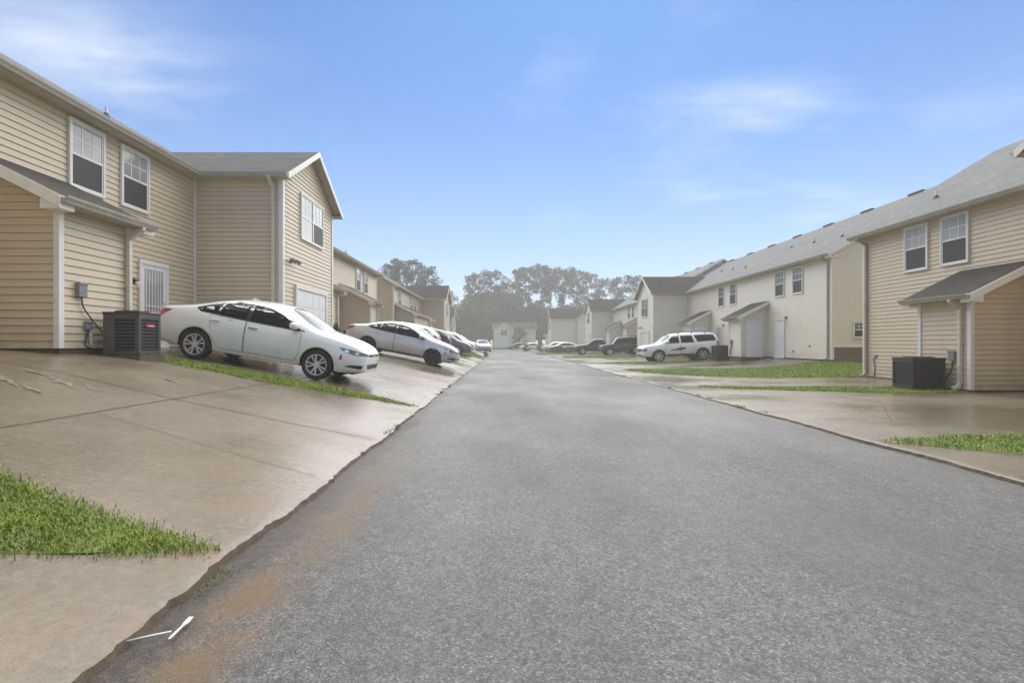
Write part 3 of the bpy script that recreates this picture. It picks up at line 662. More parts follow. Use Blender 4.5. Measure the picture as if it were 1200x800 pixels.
# utility fittings fixed to the walls
def fitting_box(E, c, s, name='meter_box'):
    m = MB(); m.box(c[0]-s[0]/2, c[0]+s[0]/2, c[1]-s[1], c[1]-.004, c[2], c[2]+s[2]); m.box(c[0]-s[0]/2-.008, c[0]+s[0]/2+.008, c[1]-s[1]-.012, c[1]-s[1]+.03, c[2]+s[2]*.86, c[2]+s[2]+.01)
    return m.build(name, M['grey_box'], E, bevel=.006)
def cable(E, pts, r=.012, mat='cable', name='cable'):
    m = MB(); P = [Vector(p) for p in pts]; out = []
    for i in range(len(P)-1):
        a, b, c, d = P[max(i-1,0)], P[i], P[i+1], P[min(i+2, len(P)-1)]
        for k in range(6):
            t = k/6; out.append(.5*((2*b)+(c-a)*t+(2*a-5*b+4*c-d)*t*t+(3*b-a-3*c+d)*t**3))
    m.tube(out + [P[-1]], r, 6); return m.build(name, M[mat], E, True)
s1 = -1.45; ya = lx1(8.62)
fitting_box(L1, (ya, s1, .93), (.17,.1,.24)); fitting_box(L1, (ya+.16, s1, .38), (.15,.08,.13))
cable(L1, [(ya+.02, s1-.05, .93),(ya+.05, s1-.06, .75),(ya+.25, s1-.08, .5),(ya+.38, s1-.12, .33)])
cable(L1, [(ya+.17, s1-.05, .38),(ya+.1, s1-.06, .2),(ya+.1, s1-.07, .07),(ya+.4, s1-.1, .02)])
cable(L1, [(ya+.2, s1-.05, .3),(ya+.2, s1-.06, .1)], .03, 'copper', 'pipe')
s2 = -1.4; yb = lxr1(12.95)
fitting_box(R1h, (yb, s2, .76), (.18,.1,.26)); cable(R1h, [(yb, s2-.05, .76),(yb-.03, s2-.06, .5),(yb-.18, s2-.1, .25),(yb-.2, s2-.15, .1)], .014)
yc = lxr1(17.5); fitting_box(R1h, (yc-.02, 0, .72), (.09,.05,.09), 'cable_box'); cable(R1h, [(yc, -.03, .76),(yc-.1, -.05, .68),(yc-.05, -.04, .35),(yc-.1, -.04, .02)], .012)
for yy, zz in ((26.3,.35),(24.9,.62)): fitting_box(R2h, (lxr2(yy), 0, zz), (.1,.05,.1), 'outlet_box')
fitting_box(R2h, (lxr2(30.1), -1.5, .75), (.18,.1,.28)); cable(R2h, [(lxr2(30.1),-1.55,.75),(lxr2(30.2),-1.6,.1)], .03)

# ------------------------------------------------------------------ air conditioners
def ac_unit(loc, rz, s, h, label, badge, lid, top=None):
    E = empty('air_conditioner', loc, rz, label, 'air conditioner', 'air conditioners beside the storage sheds'); a = s/2
    m = MB(); m.box(-a-.04, a+.04, -a-.04, a+.04, -.3, .045); m.build('pad', M['foundation'], E)
    m = MB(); m.box(-a+.03, a-.03, -a+.03, a-.03, .06, h-.06); m.build('coil', M['ac_dark'], E)
    m = MB(); m.box(-a, a, -a, a, .05, .12); m.box(-a, a, -a, a, h-.12, h-.03)
    for sx in (-1, 1):
        for sy in (-1, 1): m.box(*sorted((sx*a, sx*(a-.07))), *sorted((sy*a, sy*(a-.07))), .12, h-.12)
    m.box(-a+.07, -a+.2, -a+.0005, -a+.03, .12, h-.12)
    steel = M['ac'] if badge else M['ac_black']; m.build('casing', steel, E, bevel=.008)
    m = MB(); n = int((h-.26)/.055)
    for i in range(n):
        z = .14 + (h-.27)*i/(n-1)
        for (x0,x1,y0,y1) in ((-a+.06,a-.06,-a+.004,-a+.026),(-a+.06,a-.06,a-.026,a-.004),(-a+.004,-a+.026,-a+.06,a-.06),(a-.026,a-.004,-a+.06,a-.06)):
            m.box(x0,x1,y0,y1,z,z+.02)
    m.build('louvre', steel, E)
    m = MB(); m.box(-a-.012, a+.012, -a-.012, a+.012, h-.03, h); o = m.build('lid', M[lid], E, bevel=.008)
    g = MB()
    for r in np.linspace(.05, a*.85, 7): g.tube([(r*math.cos(t), r*math.sin(t), h+.02) for t in np.linspace(0, 2*math.pi, 25)], .006, 4, cap=False)
    for t in np.linspace(0, math.pi, 5)[:-1]: g.tube([(-a*.87*math.cos(t), -a*.87*math.sin(t), h+.015), (a*.87*math.cos(t), a*.87*math.sin(t), h+.015)], .008, 4)
    g.build('fan_guard', M['ac_dark'], E)
    if badge:
        g = MB(); g.box(a-.004, a+.006, -.12, .14, h-.27, h-.21); o = g.build('badge', M['ac_badge'], E)
        g = MB(); g.box(a+.006, a+.009, -.06, .09, h-.25, h-.235); g.build('badge_stroke', M['door'], o)
    return E
ac_unit((-6.83, 9.2, ground(-6.83, 9.2)+.05), R(3), .62, .82, 'dark grey air conditioner with red badge beside the left storage shed', True, 'ac_lid')
ac_unit((11.13, 13.4, slab_z(11.1, 13.4)), R(-6), .8, .86, 'black air conditioner beside the nearest right storage shed', False, 'ac_black')
ac_unit((13.72, 31.5, ground(13.72, 31.5)+.03), R(0), .85, .95, 'black air conditioner between the two sheds of the cream house', False, 'ac')
ac_unit((-6.85, 22.6, ground(-6.85, 22.6)+.05), R(0), .62, .82, 'dark air conditioner hidden low behind the silver sedan by the left sheds', False, 'ac')

# ------------------------------------------------------------------ cars
SED = dict(xf=2.37, xr=-2.40, W=.93, sill=.25, top=[(-2.40,.97),(-2.33,1.07),(-2.15,1.125),(-1.9,1.165),(-1.5,1.28),(-1.05,1.43),(-.5,1.525),(0,1.55),(.35,1.525),(.6,1.445),(.95,1.265),(1.25,1.105),(1.6,1.04),(1.95,.965),(2.2,.875),(2.33,.785),(2.37,.72)],
    belt=[(-2.4,.90),(-2.1,1.02),(-1.5,1.06),(-.3,1.015),(.9,.98),(1.4,.94),(1.9,.86),(2.2,.77),(2.37,.64)], n=3.3, tumble=.24, ax=(1.37,-1.37), Rt=.335, Ra=.385,
    side=[[(-1.46,1.14),(-1.36,1.085),(-1.02,1.08),(-.96,1.315),(-1.12,1.265)],[(-.97,1.075),(-.34,1.045),(-.34,1.41),(-.64,1.40),(-.90,1.335)],[(-.26,1.042),(.82,1.015),(.62,1.175),(.40,1.29),(.14,1.375),(-.05,1.402),(-.26,1.41)],[(.86,1.015),(1.0,1.01),(.72,1.14)]],
    shield=[(1.22,.62),(1.29,.3),(1.31,0),(1.29,-.3),(1.22,-.62),(.98,-.64),(.50,-.50),(.44,-.25),(.42,0),(.44,.25),(.50,.50),(.98,.64)],
    back=[(-1.84,.55),(-1.9,0),(-1.84,-.55),(-1.55,-.60),(-1.0,-.46),(-.93,0),(-1.0,.46),(-1.55,.60)],
    doors=[[(-.30,1.02),(.80,.99),(.93,.94),(.95,.57),(.86,.35),(-.28,.35)],[(-1.12,1.045),(-.33,1.025),(-.31,.35),(-.85,.35),(-1.0,.53),(-1.10,.82)]], handles=[(-.14,.90),(-1.0,.93)],
    head_s=[(1.80,.80),(2.05,.785),(2.33,.735),(2.33,.675),(2.12,.675),(1.93,.725)], tail_s=[(-1.98,1.02),(-2.2,1.02),(-2.38,.97),(-2.38,.83),(-2.22,.87)],
    head_f=[(.50,.675),(.72,.68),(.72,.73),(.46,.73)], grille=[(-.42,.665),(.42,.665),(.45,.71),(-.45,.71)], intake=[(-.40,.37),(.40,.37),(.50,.48),(-.50,.48)], intake_s=[(1.95,.40),(2.30,.37),(2.33,.46),(2.1,.445)], tail_r=[(.35,.86),(.7,.86),(.7,.96),(.35,.96)],
    mirror=(.80,1.05), spokes=10, plan_f=.60, plan_r=.72)
SUV = dict(SED, xf=2.50, xr=-2.60, W=1.0, sill=.40, top=[(-2.6,1.55),(-2.55,1.72),(-2.4,1.83),(-1.8,1.90),(-.5,1.93),(.3,1.90),(.55,1.84),(.9,1.58),(1.2,1.345),(1.4,1.27),(1.9,1.22),(2.3,1.15),(2.44,1.07),(2.5,.98)],
    belt=[(-2.6,1.18),(-1,1.19),(.9,1.18),(1.5,1.12),(2.2,1.04),(2.5,.86)], n=4.2, tumble=.22, ax=(1.47,-1.47), Rt=.40, Ra=.475,
    side=[[(.05,1.24),(.98,1.24),(.66,1.55),(.45,1.70),(.05,1.72)],[(-.95,1.24),(-.06,1.24),(-.06,1.72),(-.82,1.72)],[(-2.42,1.30),(-1.16,1.26),(-.98,1.72),(-2.28,1.72)]],
    shield=[(1.16,.76),(1.2,0),(1.16,-.76),(.60,-.68),(.56,0),(.60,.68)], back=None, back_r=[(-.65,1.25),(.65,1.25),(.58,1.72),(-.58,1.72)],
    doors=[[(.0,1.21),(1.02,1.20),(1.05,.9),(.98,.52),(.0,.52)],[(-1.02,1.21),(-.03,1.21),(-.03,.52),(-.92,.52),(-1.0,.8)]], handles=[(.15,1.08),(-.85,1.08)],
    head_s=[(2.2,.98),(2.47,.92),(2.47,.78),(2.22,.80)], tail_s=[(-2.42,1.25),(-2.58,1.25),(-2.58,.85),(-2.46,.85)], head_f=[(.5,.80),(.82,.80),(.82,.96),(.5,.96)], grille=[(-.46,.76),(.46,.76),(.46,1.0),(-.46,1.0)], intake=[(-.6,.46),(.6,.46),(.6,.58),(-.6,.58)], intake_s=None, tail_r=[(.72,.85),(.86,.85),(.86,1.25),(.72,1.25)],
    mirror=(.86,1.30), spokes=6, plan_f=.78, plan_r=.9, rack=True)
BOX = dict(SUV, xf=2.25, xr=-2.25, top=[(-2.25,1.55),(-2.2,1.78),(-2.05,1.86),(-.5,1.90),(.35,1.87),(.5,1.80),(.75,1.52),(.95,1.30),(1.2,1.24),(2.0,1.17),(2.2,1.08),(2.25,.98)], belt=[(-2.25,1.15),(.9,1.14),(1.6,1.08),(2.25,.9)], ax=(1.35,-1.35),
    side=[[(.0,1.2),(.80,1.2),(.45,1.66),(.0,1.70)],[(-.9,1.2),(-.08,1.2),(-.08,1.70),(-.9,1.70)],[(-2.0,1.2),(-1.0,1.2),(-1.0,1.70),(-1.95,1.70)]], shield=[(.93,.76),(.96,0),(.93,-.76),(.55,-.68),(.52,0),(.55,.68)], doors=[], handles=[], n=5.5, tumble=.16, head_s=[(2.0,.98),(2.22,.92),(2.22,.78),(2.0,.80)], tail_s=[(-2.1,1.15),(-2.23,1.15),(-2.23,.85),(-2.12,.85)])
PICK = dict(SUV, xf=2.7, xr=-2.75, top=[(-2.75,1.05),(-2.72,1.16),(-2.5,1.19),(-1.12,1.2),(-1.0,1.25),(-.85,1.70),(-.6,1.82),(0,1.85),(.35,1.80),(.7,1.58),(1.1,1.30),(1.3,1.22),(2.2,1.14),(2.62,1.05),(2.7,.95)], belt=[(-2.75,.98),(-1.2,1.1),(.9,1.1),(1.6,1.06),(2.7,.88)], ax=(1.75,-1.75), back=None, back_r=None, rack=False,
    side=[[(-.05,1.2),(.85,1.18),(.5,1.5),(.3,1.62),(-.05,1.65)],[(-.8,1.22),(-.12,1.2),(-.12,1.65),(-.6,1.62)]], shield=[(1.06,.76),(1.1,0),(1.06,-.76),(.48,-.66),(.44,0),(.48,.66)], doors=[], handles=[], head_s=[(2.4,.98),(2.66,.92),(2.66,.78),(2.42,.80)], tail_s=[(-2.55,1.08),(-2.73,1.08),(-2.73,.78),(-2.6,.78)], tail_r=[(.72,.78),(.86,.78),(.86,1.05),(.72,1.05)])
HAT = dict(SED, spokes=6, intake=[(-.4,.32),(.4,.32),(.45,.42),(-.45,.42)], head_f=[(.45,.62),(.70,.62),(.70,.68),(.42,.68)], xf=2.2, xr=-2.15, sill=.27, top=[(-2.15,1.02),(-2.1,1.16),(-2.0,1.30),(-1.75,1.46),(-1.3,1.57),(-.5,1.63),(0,1.63),(.3,1.58),(.6,1.46),(1.0,1.22),(1.22,1.09),(1.5,1.04),(1.85,.96),(2.08,.84),(2.2,.70)], belt=[(-2.15,.95),(-1.5,1.08),(.9,1.0),(1.4,.93),(1.9,.82),(2.2,.62)], n=3, ax=(1.3,-1.3),
    side=[[(-1.75,1.32),(-1.55,1.16),(-1.02,1.12),(-1.02,1.44),(-1.45,1.43)],[(-.97,1.11),(-.22,1.08),(-.22,1.47),(-.97,1.46)],[(-.16,1.08),(.86,1.04),(.5,1.30),(.28,1.41),(-.16,1.47)]], shield=[(1.18,.64),(1.24,0),(1.18,-.64),(.5,-.54),(.40,0),(.5,.54)], back=[(-2.02,.55),(-2.05,0),(-2.02,-.55),(-1.75,-.52),(-1.72,0),(-1.75,.52)], doors=[], handles=[],
    head_s=[(1.7,.84),(2.05,.78),(2.12,.68),(1.85,.70)], tail_s=[(-1.92,1.16),(-2.12,1.10),(-2.12,.88),(-1.98,.92)], tail_r=[(.45,.9),(.78,.9),(.78,1.12),(.5,1.12)], grille=[(-.42,.58),(.42,.58),(.42,.68),(-.42,.68)], mirror=(.82,1.08), plan_r=.85)
def car_body(s):
    top, belt = interp(s['top']), interp(s['belt']); xf, xr = s['xf'], s['xr']; Lf, Lr = 1.0, .6
    def plan(x):
        w = 1.0
        if x > xf - Lf: t = (x - (xf-Lf)) / Lf; w = s['plan_f'] + (1-s['plan_f']) * max(0., 1 - min(t, 1.)**2.6) ** .6
        if x < xr + Lr: t = ((xr+Lr) - x) / Lr; w = s['plan_r'] + (1-s['plan_r']) * max(0., 1 - min(t, 1.)**2.8) ** .6
        return w * s['W']
    X = set(np.round(np.linspace(xr, xf, 64), 4)) | {xf-.008, xf-.02, xf-.04, xf-.07, xr+.008, xr+.02, xr+.04, xr+.07}
    for a in s['ax']:
        for k in np.linspace(-1, 1, 19): X.add(round(a + s['Ra']*math.sin(k*math.pi/2), 4))
        X.add(a - s['Ra'] - .004); X.add(a + s['Ra'] + .004)
    X = sorted(X); NL, NU = 9, 11; prof = interp([(0,.925),(.18,.965),(.32,.985),(.55,1.0),(.78,.99),(.92,.972),(1,.945)])
    rows = []
    for x in X:
        z0 = s['sill'] + .06*sstep(xf-.5, xf, x) + .10*sstep(xr+.6, xr, x)
        zb = belt(x); zt = max(top(x), zb+.015); W = plan(x)
        for a in s['ax']:
            d = abs(x - a)
            if d < s['Ra']: z0 = max(z0, min(s['Rt'] + math.sqrt(max(0, s['Ra']**2 - d*d)), zb - .04))
        pts = []
        for i in range(NL): z = z0 + (zb-z0)*i/(NL-1); v = (z - s['sill'])/(zb - s['sill']); pts.append((W*prof(max(0, min(1, v))), z))
        for i in range(1, NU+1):
            th = math.pi/2*i/NU; y = W*.945*max(0, math.cos(th))**(2/s['n']); z = zb + (zt-zb)*math.sin(th)**(2/s['n'])
            pts.append((y*(1 - s['tumble']*min(1, (z-zb)/.55)*.8), z))
        rows.append([(x, -y, z) for y, z in pts] + [(x, y, z) for y, z in pts[-2::-1]])
    m = MB(); n = len(rows[0])
    for r in rows: m.v += r
    for i in range(len(rows)-1):
        for j in range(n-1): a = i*n+j; m.f.append((a, a+n, a+n+1, a+1)); m.uv.append([(0,0)]*4); m.mi.append(0)
    m.f.append(tuple(range(n))[::-1] if False else tuple(range(n))); m.uv.append([(0,0)]*n); m.mi.append(0)
    e = (len(rows)-1)*n; m.f.append(tuple(range(e, e+n))[::-1]); m.uv.append([(0,0)]*n); m.mi.append(0)
    for i in range(len(rows)-1): m.f.append((i*n, i*n+n-1, (i+1)*n+n-1, (i+1)*n)); m.uv.append([(0,0)]*4); m.mi.append(1)
    return m
def patch(bvh, poly, view, off, mb, step=.06, inner=.1, m=0):
    v, f = tri_fill(poly, step, inner); P = []
    for a, b in v:
        o, d = {'R': (Vector((a,-4,b)), Vector((0,1,0))), 'L': (Vector((a,4,b)), Vector((0,-1,0))), 'T': (Vector((a,b,5)), Vector((0,0,-1))), 'F': (Vector((6,a,b)), Vector((-1,0,0))), 'B': (Vector((-6,a,b)), Vector((1,0,0)))}[view]
        h, nn, i, dist = bvh.ray_cast(o, d)
        if h is None: P.append(None); continue
        if nn.dot(d) > 0: nn = -nn
        P.append((h + nn*off, d))
    base = len(mb.v); mb.v += [tuple(p[0]) if p else (0,0,0) for p in P]
    for q in f:
        if any(P[i] is None for i in q): continue
        a, b, c = (P[i][0] for i in q[:3])
        if (b-a).cross(c-a).dot(P[q[0]][1]) > 0: q = q[::-1]
        mb.f.append(tuple(base+i for i in q)); mb.uv.append([(0,0)]*len(q)); mb.mi.append(m)
def grow(poly, d):
    cx = sum(p[0] for p in poly)/len(poly); cy = sum(p[1] for p in poly)/len(poly)
    w = max(p[0] for p in poly)-min(p[0] for p in poly); h = max(p[1] for p in poly)-min(p[1] for p in poly)
    return [(cx+(x-cx)*(1+2*d/w), cy+(y-cy)*(1+2*d/h)) for x, y in poly]
_wheels = {}
def wheel_meshes(Rt, spokes, rimmat):
    k = (Rt, spokes, rimmat)
    if k in _wheels: return _wheels[k]
    t = MB(); rr = Rt*.70
    t.lathe_y([(rr,-.09),(rr+.02,-.108),(Rt*.86,-.118),(Rt*.95,-.110),(Rt,-.085),(Rt,.085),(Rt*.95,.11),(Rt*.86,.118),(rr+.02,.108),(rr,.09)], 40)
    tm = t.mesh('tyre', M['rubber'], True)
    r = MB(); r.lathe_y([(rr*1.01,-.112),(rr*.93,-.112),(rr*.90,-.06),(rr*.90,.1)], 40, 0); r.lathe_y([(rr*.91,-.035),(.001,-.035)], 24, 1)
    r.lathe_y([(.001,-.098),(.05,-.098),(.065,-.085),(.07,-.04)], 16, 0)
    for i in range(spokes):
        if spokes == 10: a = 2*math.pi*(i//2)/5 + (.23 if i % 2 else -.23); a0 = 2*math.pi*(i//2)/5 + (.16 if i % 2 else -.16); hw = .014
        else: a = a0 = 2*math.pi*i/spokes; hw = .038
        p0 = Vector((math.cos(a0)*.05, 0, math.sin(a0)*.05)); p1 = Vector((math.cos(a)*rr*.95, 0, math.sin(a)*rr*.95)); d = (p1-p0).normalized(); q = Vector((-d.z, 0, d.x))*hw
        y0, y1 = Vector((0,-.094,0)), Vector((0,-.105,0)); b = Vector((0,.05,0))
        r.hexa([p0+q*.9+y0, p1+q*1.3+y1, p1-q*1.3+y1, p0-q*.9+y0, p0+q*.9+y0+b, p1+q*1.3+y1+b, p1-q*1.3+y1+b, p0-q*.9+y0+b])
    rm = r.mesh('rim', [M[rimmat], M['ac_dark']]); _wheels[k] = (tm, rm); return _wheels[k]
_cars = {}
def make_car(name, label, spec, pm, near, heading, group=None, rim='alloy', detail=1, extra=None, glass='car_glass', cat='car'):
    """near = (x, y) of the mid-wheelbase point; height and pitch follow the ground under the axles"""
    c, s = math.cos(heading), math.sin(heading); gz = lambda x, y: (slab_z(x, y) if not (EDGE_L < x - bend(y) < EDGE_R) else .0)
    a1, a2 = spec['ax']; p1 = (near[0]+c*a1, near[1]+s*a1); p2 = (near[0]+c*a2, near[1]+s*a2); z1, z2 = gz(*p1), gz(*p2)
    pitch = math.atan2(z1 - z2, a1 - a2); E = empty(name, (near[0], near[1], (z1+z2)/2), 0, label, cat, group)
    E.rotation_mode = 'XYZ'; E.rotation_euler = (0, -pitch, heading)
    mb = car_body(spec); body = mb.build('body', [M[pm], M['black_trim']], E, True)
    bvh = BVHTree.FromPolygons([Vector(v) for v in mb.v], mb.f[:-0 or None])
    def P(nm, poly, views, off, mat, par=E, st=.06, inn=.1):
        out = []
        for vw in views:
            m = MB(); pl = poly
            if vw in 'FB' and nm in ('headlight', 'taillight'):
                pass
            patch(bvh, pl, vw, off, m, st, inn)
            if m.f: out.append(m.build(nm, M[mat], par, True))
        return out
    pp = spec['side']; x0 = min(p[0] for q in pp for p in q); x1 = max(p[0] for q in pp for p in q)
    if spec is SED: P('pillar_trim', [(-1.47,1.14),(-1.36,1.075),(-.3,1.033),(.9,1.003),(1.0,1.007),(.72,1.15),(.42,1.295),(.14,1.383),(-.05,1.41),(-.3,1.418),(-.64,1.408),(-.92,1.34),(-1.14,1.272)], 'RL', .0025, 'black_trim')

    for pl in spec['side']: P('side_window', pl, 'RL', .004, glass)
    P('windshield', spec['shield'], 'T', .005, 'shield')
    if spec.get('back'): P('rear_window', spec['back'], 'T', .005, glass)
    if spec.get('back_r'): P('rear_window', spec['back_r'], 'B', .005, glass)
    for d, h in zip(spec['doors'], spec['handles']):
        P('door_seam', grow(d, .009), 'RL', .0025, 'black_trim')
        for o, sd in zip(P('door', d, 'RL', .0045, pm), (-1, 1)):
            hit = bvh.ray_cast(Vector((h[0], sd*4, h[1])), Vector((0,-sd,0)))[0]
            if hit:
                m = MB(); m.box(h[0]-.11, h[0]+.11, *sorted((hit.y, hit.y+sd*.03)), h[1]-.018, h[1]+.018); m.build('handle', M['chrome' if pm == 'white_paint' and spec is SED else pm], o, bevel=.008)
    for sd, vw in ((-1, 'R'), (1, 'L')):
        for nm, k, mt, kf, vf in (('headlight','head_s','lamp_clear','head_f','F'), ('taillight','tail_s','lamp_red','tail_r','B')):
            m = MB(); patch(bvh, spec[k], vw, .006, m, .04, .06); patch(bvh, [(sd*y, z) for y, z in spec[kf]], vf, .006, m, .05, .08); o = m.build(nm, M[mt], E, True)
            if nm == 'headlight' and detail > 1:
                g = MB(); cx = sum(p[0] for p in spec[k])/len(spec[k]); cz = sum(p[1] for p in spec[k])/len(spec[k])
                for q in (-.12, .1): patch(bvh, [(cx+q+.05*math.cos(t), cz-.005-q*.1+.03*math.sin(t)) for t in np.linspace(0, 2*math.pi, 9)[:-1]], vw, .009, g, .05, .05)
                g.build('reflector', M['chrome'], o, True)
        if spec.get('intake_s'): m = MB(); patch(bvh, spec['intake_s'], vw, .004, m, .05, .07); m.build('bumper_vent', M['black_trim'], E, True)
        if detail > 1 and spec is SED:
            m = MB(); patch(bvh, [(1.84,.54),(1.90,.54),(1.90,.65),(1.86,.65)], vw, .006, m, .04, .05); m.build('side_marker', M['lamp_amber'], E, True)
        mx, mz = spec['mirror']; hit = bvh.ray_cast(Vector((mx-.05, sd*4, mz-.03)), Vector((0,-sd,0)))[0]
        yb = hit.y if hit else sd*spec['W']*.9
        bm = bmesh.new(); bmesh.ops.create_icosphere(bm, subdivisions=3, radius=1)
        for v in bm.verts:
            x, y, z = v.co; q = 2.8; n_ = (abs(x)**q + abs(y)**q + abs(z)**q) ** (-1/q); x, y, z = x*n_, y*n_, z*n_
            v.co = (mx + x*.085 - .02*abs(y), yb + sd*.14 + y*.115, mz + .055 + z*.075)
        me = bpy.data.meshes.new('mirror'); bm.to_mesh(me); bm.free(); me.materials.append(M[pm]); me.polygons.foreach_set('use_smooth', [True]*len(me.polygons)); o = obj('mirror', me, E)
        m = MB(); m.box(mx-.05, mx+.03, *sorted((yb-sd*.03, yb+sd*.1)), mz-.03, mz+.015); m.build('mirror_arm', M['black_trim'], o)
    P('grille', spec['grille'], 'F', .006, 'black_trim'); P('air_intake', spec['intake'], 'F', .006, 'black_trim')
    if spec is SED: P('grille_bar', [(-.12,.68),(.12,.68),(.12,.70),(-.12,.70)], 'F', .012, 'chrome')
    if detail > 1:
        m = MB(); tr = spec['side']; allp = [p for q in tr for p in q]
        if spec is SED:
            for vw in 'RL':
                m = MB(); patch(bvh, strip_path([(-1.48,1.15),(-1.14,1.28),(-.92,1.348),(-.64,1.416),(-.3,1.426),(-.05,1.418),(.14,1.39),(.42,1.303),(.64,1.185),(.94,1.02)], .016), vw, .006, m, .08, .2); m.build('window_trim', M['chrome' if pm == 'white_paint' else 'black_trim'], E, True)
            for vw in 'RL': m = MB(); patch(bvh, strip_path([(-.95,.295),(0,.29),(.94,.295)], .05), vw, .006, m, .1, .2); m.build('sill_trim', M['black_trim' if pm != 'white_paint' else pm], E, True)
            for sd in (-1, 1): m = MB(); patch(bvh, strip_path([(1.12, sd*.735),(1.5, sd*.72),(1.9, sd*.64),(2.15, sd*.50)], .012), 'T', .003, m, .05, .2); m.build('hood_seam', M['black_trim'], E)
            m = MB(); z = interp(spec['top'])(-.62); m.poly([(-.75,0,z-.01),(-.52,.03,z+.02),(-.52,-.03,z+.02)]); m.poly([(-.75,0,z-.03),(-.52,.03,z+.02),(-.68,0,z+.07)]); m.poly([(-.75,0,z-.03),(-.68,0,z+.07),(-.52,-.03,z+.02)]); m.poly([(-.52,.03,z+.02),(-.52,-.03,z+.02),(-.68,0,z+.07)]); m.build('antenna', M[pm], E)
    if spec.get('rack'):
        top = interp(spec['top'])
        for sd in (-1, 1):
            m = MB(); y = sd*spec['W']*.62; m.tube([(x, y, top(x)+.03) for x in np.linspace(-1.9, .1, 9)], .022, 6)
            for x in (-1.8,-.9,.0): m.box(x-.03, x+.03, y-.02, y+.02, top(x)-.12, top(x)+.03)
            m.build('roof_rail', M['black_trim'], E, True)
        for vw in 'RL': m = MB(); patch(bvh, strip_path([(-.95,spec['sill']+.06),(.95,spec['sill']+.06)], .09), vw, .007, m, .2, .2); m.build('running_board', M['black_trim'], E, True)
    # dark wheel-well liners and underbody
    m = MB(); m.box(spec['xr']+.25, spec['xf']-.25, -spec['W']*.62, spec['W']*.62, spec['sill']-.03, spec['sill']+.28); m.build('underbody', M['black_trim'], E)
    tm, rm = wheel_meshes(spec['Rt'], spec['spokes'], rim)
    for a in spec['ax']:
        for sd in (-1, 1):
            w = obj('wheel', tm, E); w.location = (a, sd*(spec['W']-.125), spec['Rt']); w.rotation_euler = (0, a*1.3, 0 if sd < 0 else math.pi); obj('rim', rm, w)
    if extra: extra(E, bvh, P)
    return E
GL = 'cars parked on the left driveways'; GR = 'cars parked along the right side'
make_car('sedan', 'large white sedan with tinted windows parked nose down by the grass strip', SED, 'white_paint', (-5.56, 11.97), 0, GL, detail=2)
make_car('sedan', 'silver sedan with black wheels parked behind the white sedan', SED, 'silver_paint', (-4.38, 21.6), 0, GL, 'black_alloy', detail=2)
make_car('hatchback', 'white hatchback with red taillights backed toward the street past the silver sedan', HAT, 'white_paint', (-5.85, 28.0), math.pi, GL)
make_car('suv', 'dark maroon utility vehicle with a red taillight next to the white hatchback', HAT, 'maroon_paint', (-5.7, 32.6), math.pi, GL, cat='suv')
make_car('sedan', 'dark grey sedan parked at the edge of the green lawn patch', SED, 'grey_paint', (-4.9, 39.0), 0, GL)
make_car('hatchback', 'white hatchback beyond the dark grey sedan', HAT, 'white_paint', (-4.9, 47), 0, GL)
make_car('sedan', 'white sedan farthest of the cars facing the street on the left', SED, 'white_paint', (-5.2, 55), 0, GL)
make_car('sedan', 'blue-grey sedan parked end-on at the far left kerb', SED, 'blue_paint', (-2.75, 64), R(-80), GL)
def decal(E, bvh, P):
    for o in P('door_emblem', [(.66,.77),(.66,.83),(.3,.86),(-.02,.92),(-.42,.99),(-.24,.89),(-.36,.83),(0,.77)], 'RL', .008, 'decal'): pass
    P('door_emblem', [(.26,.85),(.20,.94),(.10,.91),(.04,.99),(-.06,.92),(-.10,.86),(.1,.84)], 'RL', .011, 'decal_red')
make_car('suv', 'white utility vehicle with a dark emblem on its door in front of the cream house', SUV, 'white_paint', (11.88, 34.3), math.pi, GR, detail=2, extra=decal, cat='suv')
make_car('suv', 'black boxy utility vehicle parked behind the white one', BOX, 'black_paint', (12.4, 52.5), math.pi, GR, cat='suv')
make_car('pickup', 'black pickup parked beyond the black boxy utility vehicle', PICK, 'black_paint', (11.0, 59.0), math.pi, GR, cat='pickup')
make_car('sedan', 'white sedan behind the grey-green shrub on the far right', SED, 'white_paint', (8.9, 74), math.pi+R(6), GR)
make_car('hatchback', 'silver hatchback just past the white sedan on the far right', HAT, 'silver_paint', (8.2, 79), math.pi, GR)
make_car('sedan', 'cream-white sedan standing where the street bends by the rusty shrubs', SED, 'white_paint', (5.4, 97), math.pi, GR)
make_car('hatchback', 'dark green hatchback farthest away at the bend of the street', HAT, 'green_paint', (3.1, 108), math.pi+R(10), GR)

# ------------------------------------------------------------------ litter
def plastic_fork(loc, rz):
    m = MB(); z0, t = 0, .004
    pr = [(-.085,.004),(-.06,.005),(0,.0045),(.025,.005),(.04,.011),(.055,.012)]
    for (a, wa), (b, wb) in zip(pr, pr[1:]): m.hexa([(a,-wa,z0),(b,-wb,z0),(b,wb,z0),(a,wa,z0),(a,-wa,z0+t),(b,-wb,z0+t),(b,wb,z0+t),(a,wa,z0+t)])
    for k in range(4): y = -.0095 + k*.0063; m.hexa([(.055,y-.002,z0),(.088,y-.0012,z0+.004),(.088,y+.0012,z0+.004),(.055,y+.002,z0),(.055,y-.002,z0+t),(.088,y-.0012,z0+.007),(.088,y+.0012,z0+.007),(.055,y+.002,z0+t)])
    o = m.build('plastic_fork', M['plastic']); o.location = loc; o.rotation_euler = (0, 0, rz); return o
tag(plastic_fork((-1.472, 2.275, .006), R(93)), 'white plastic fork lying on the asphalt by the broken driveway edge', 'fork')
m = MB(); m.tube([(-.11,0,.005),(0,.003,.005),(.11,0,.005)], .004, 6); o = m.build('drinking_straw', M['plastic'], None, True); o.location = (-1.565, 2.205, .006); o.rotation_euler = (0,0,R(27)); o.scale = (.75, 1, 1)
tag(o, 'thin white straw lying next to the plastic fork', 'straw')

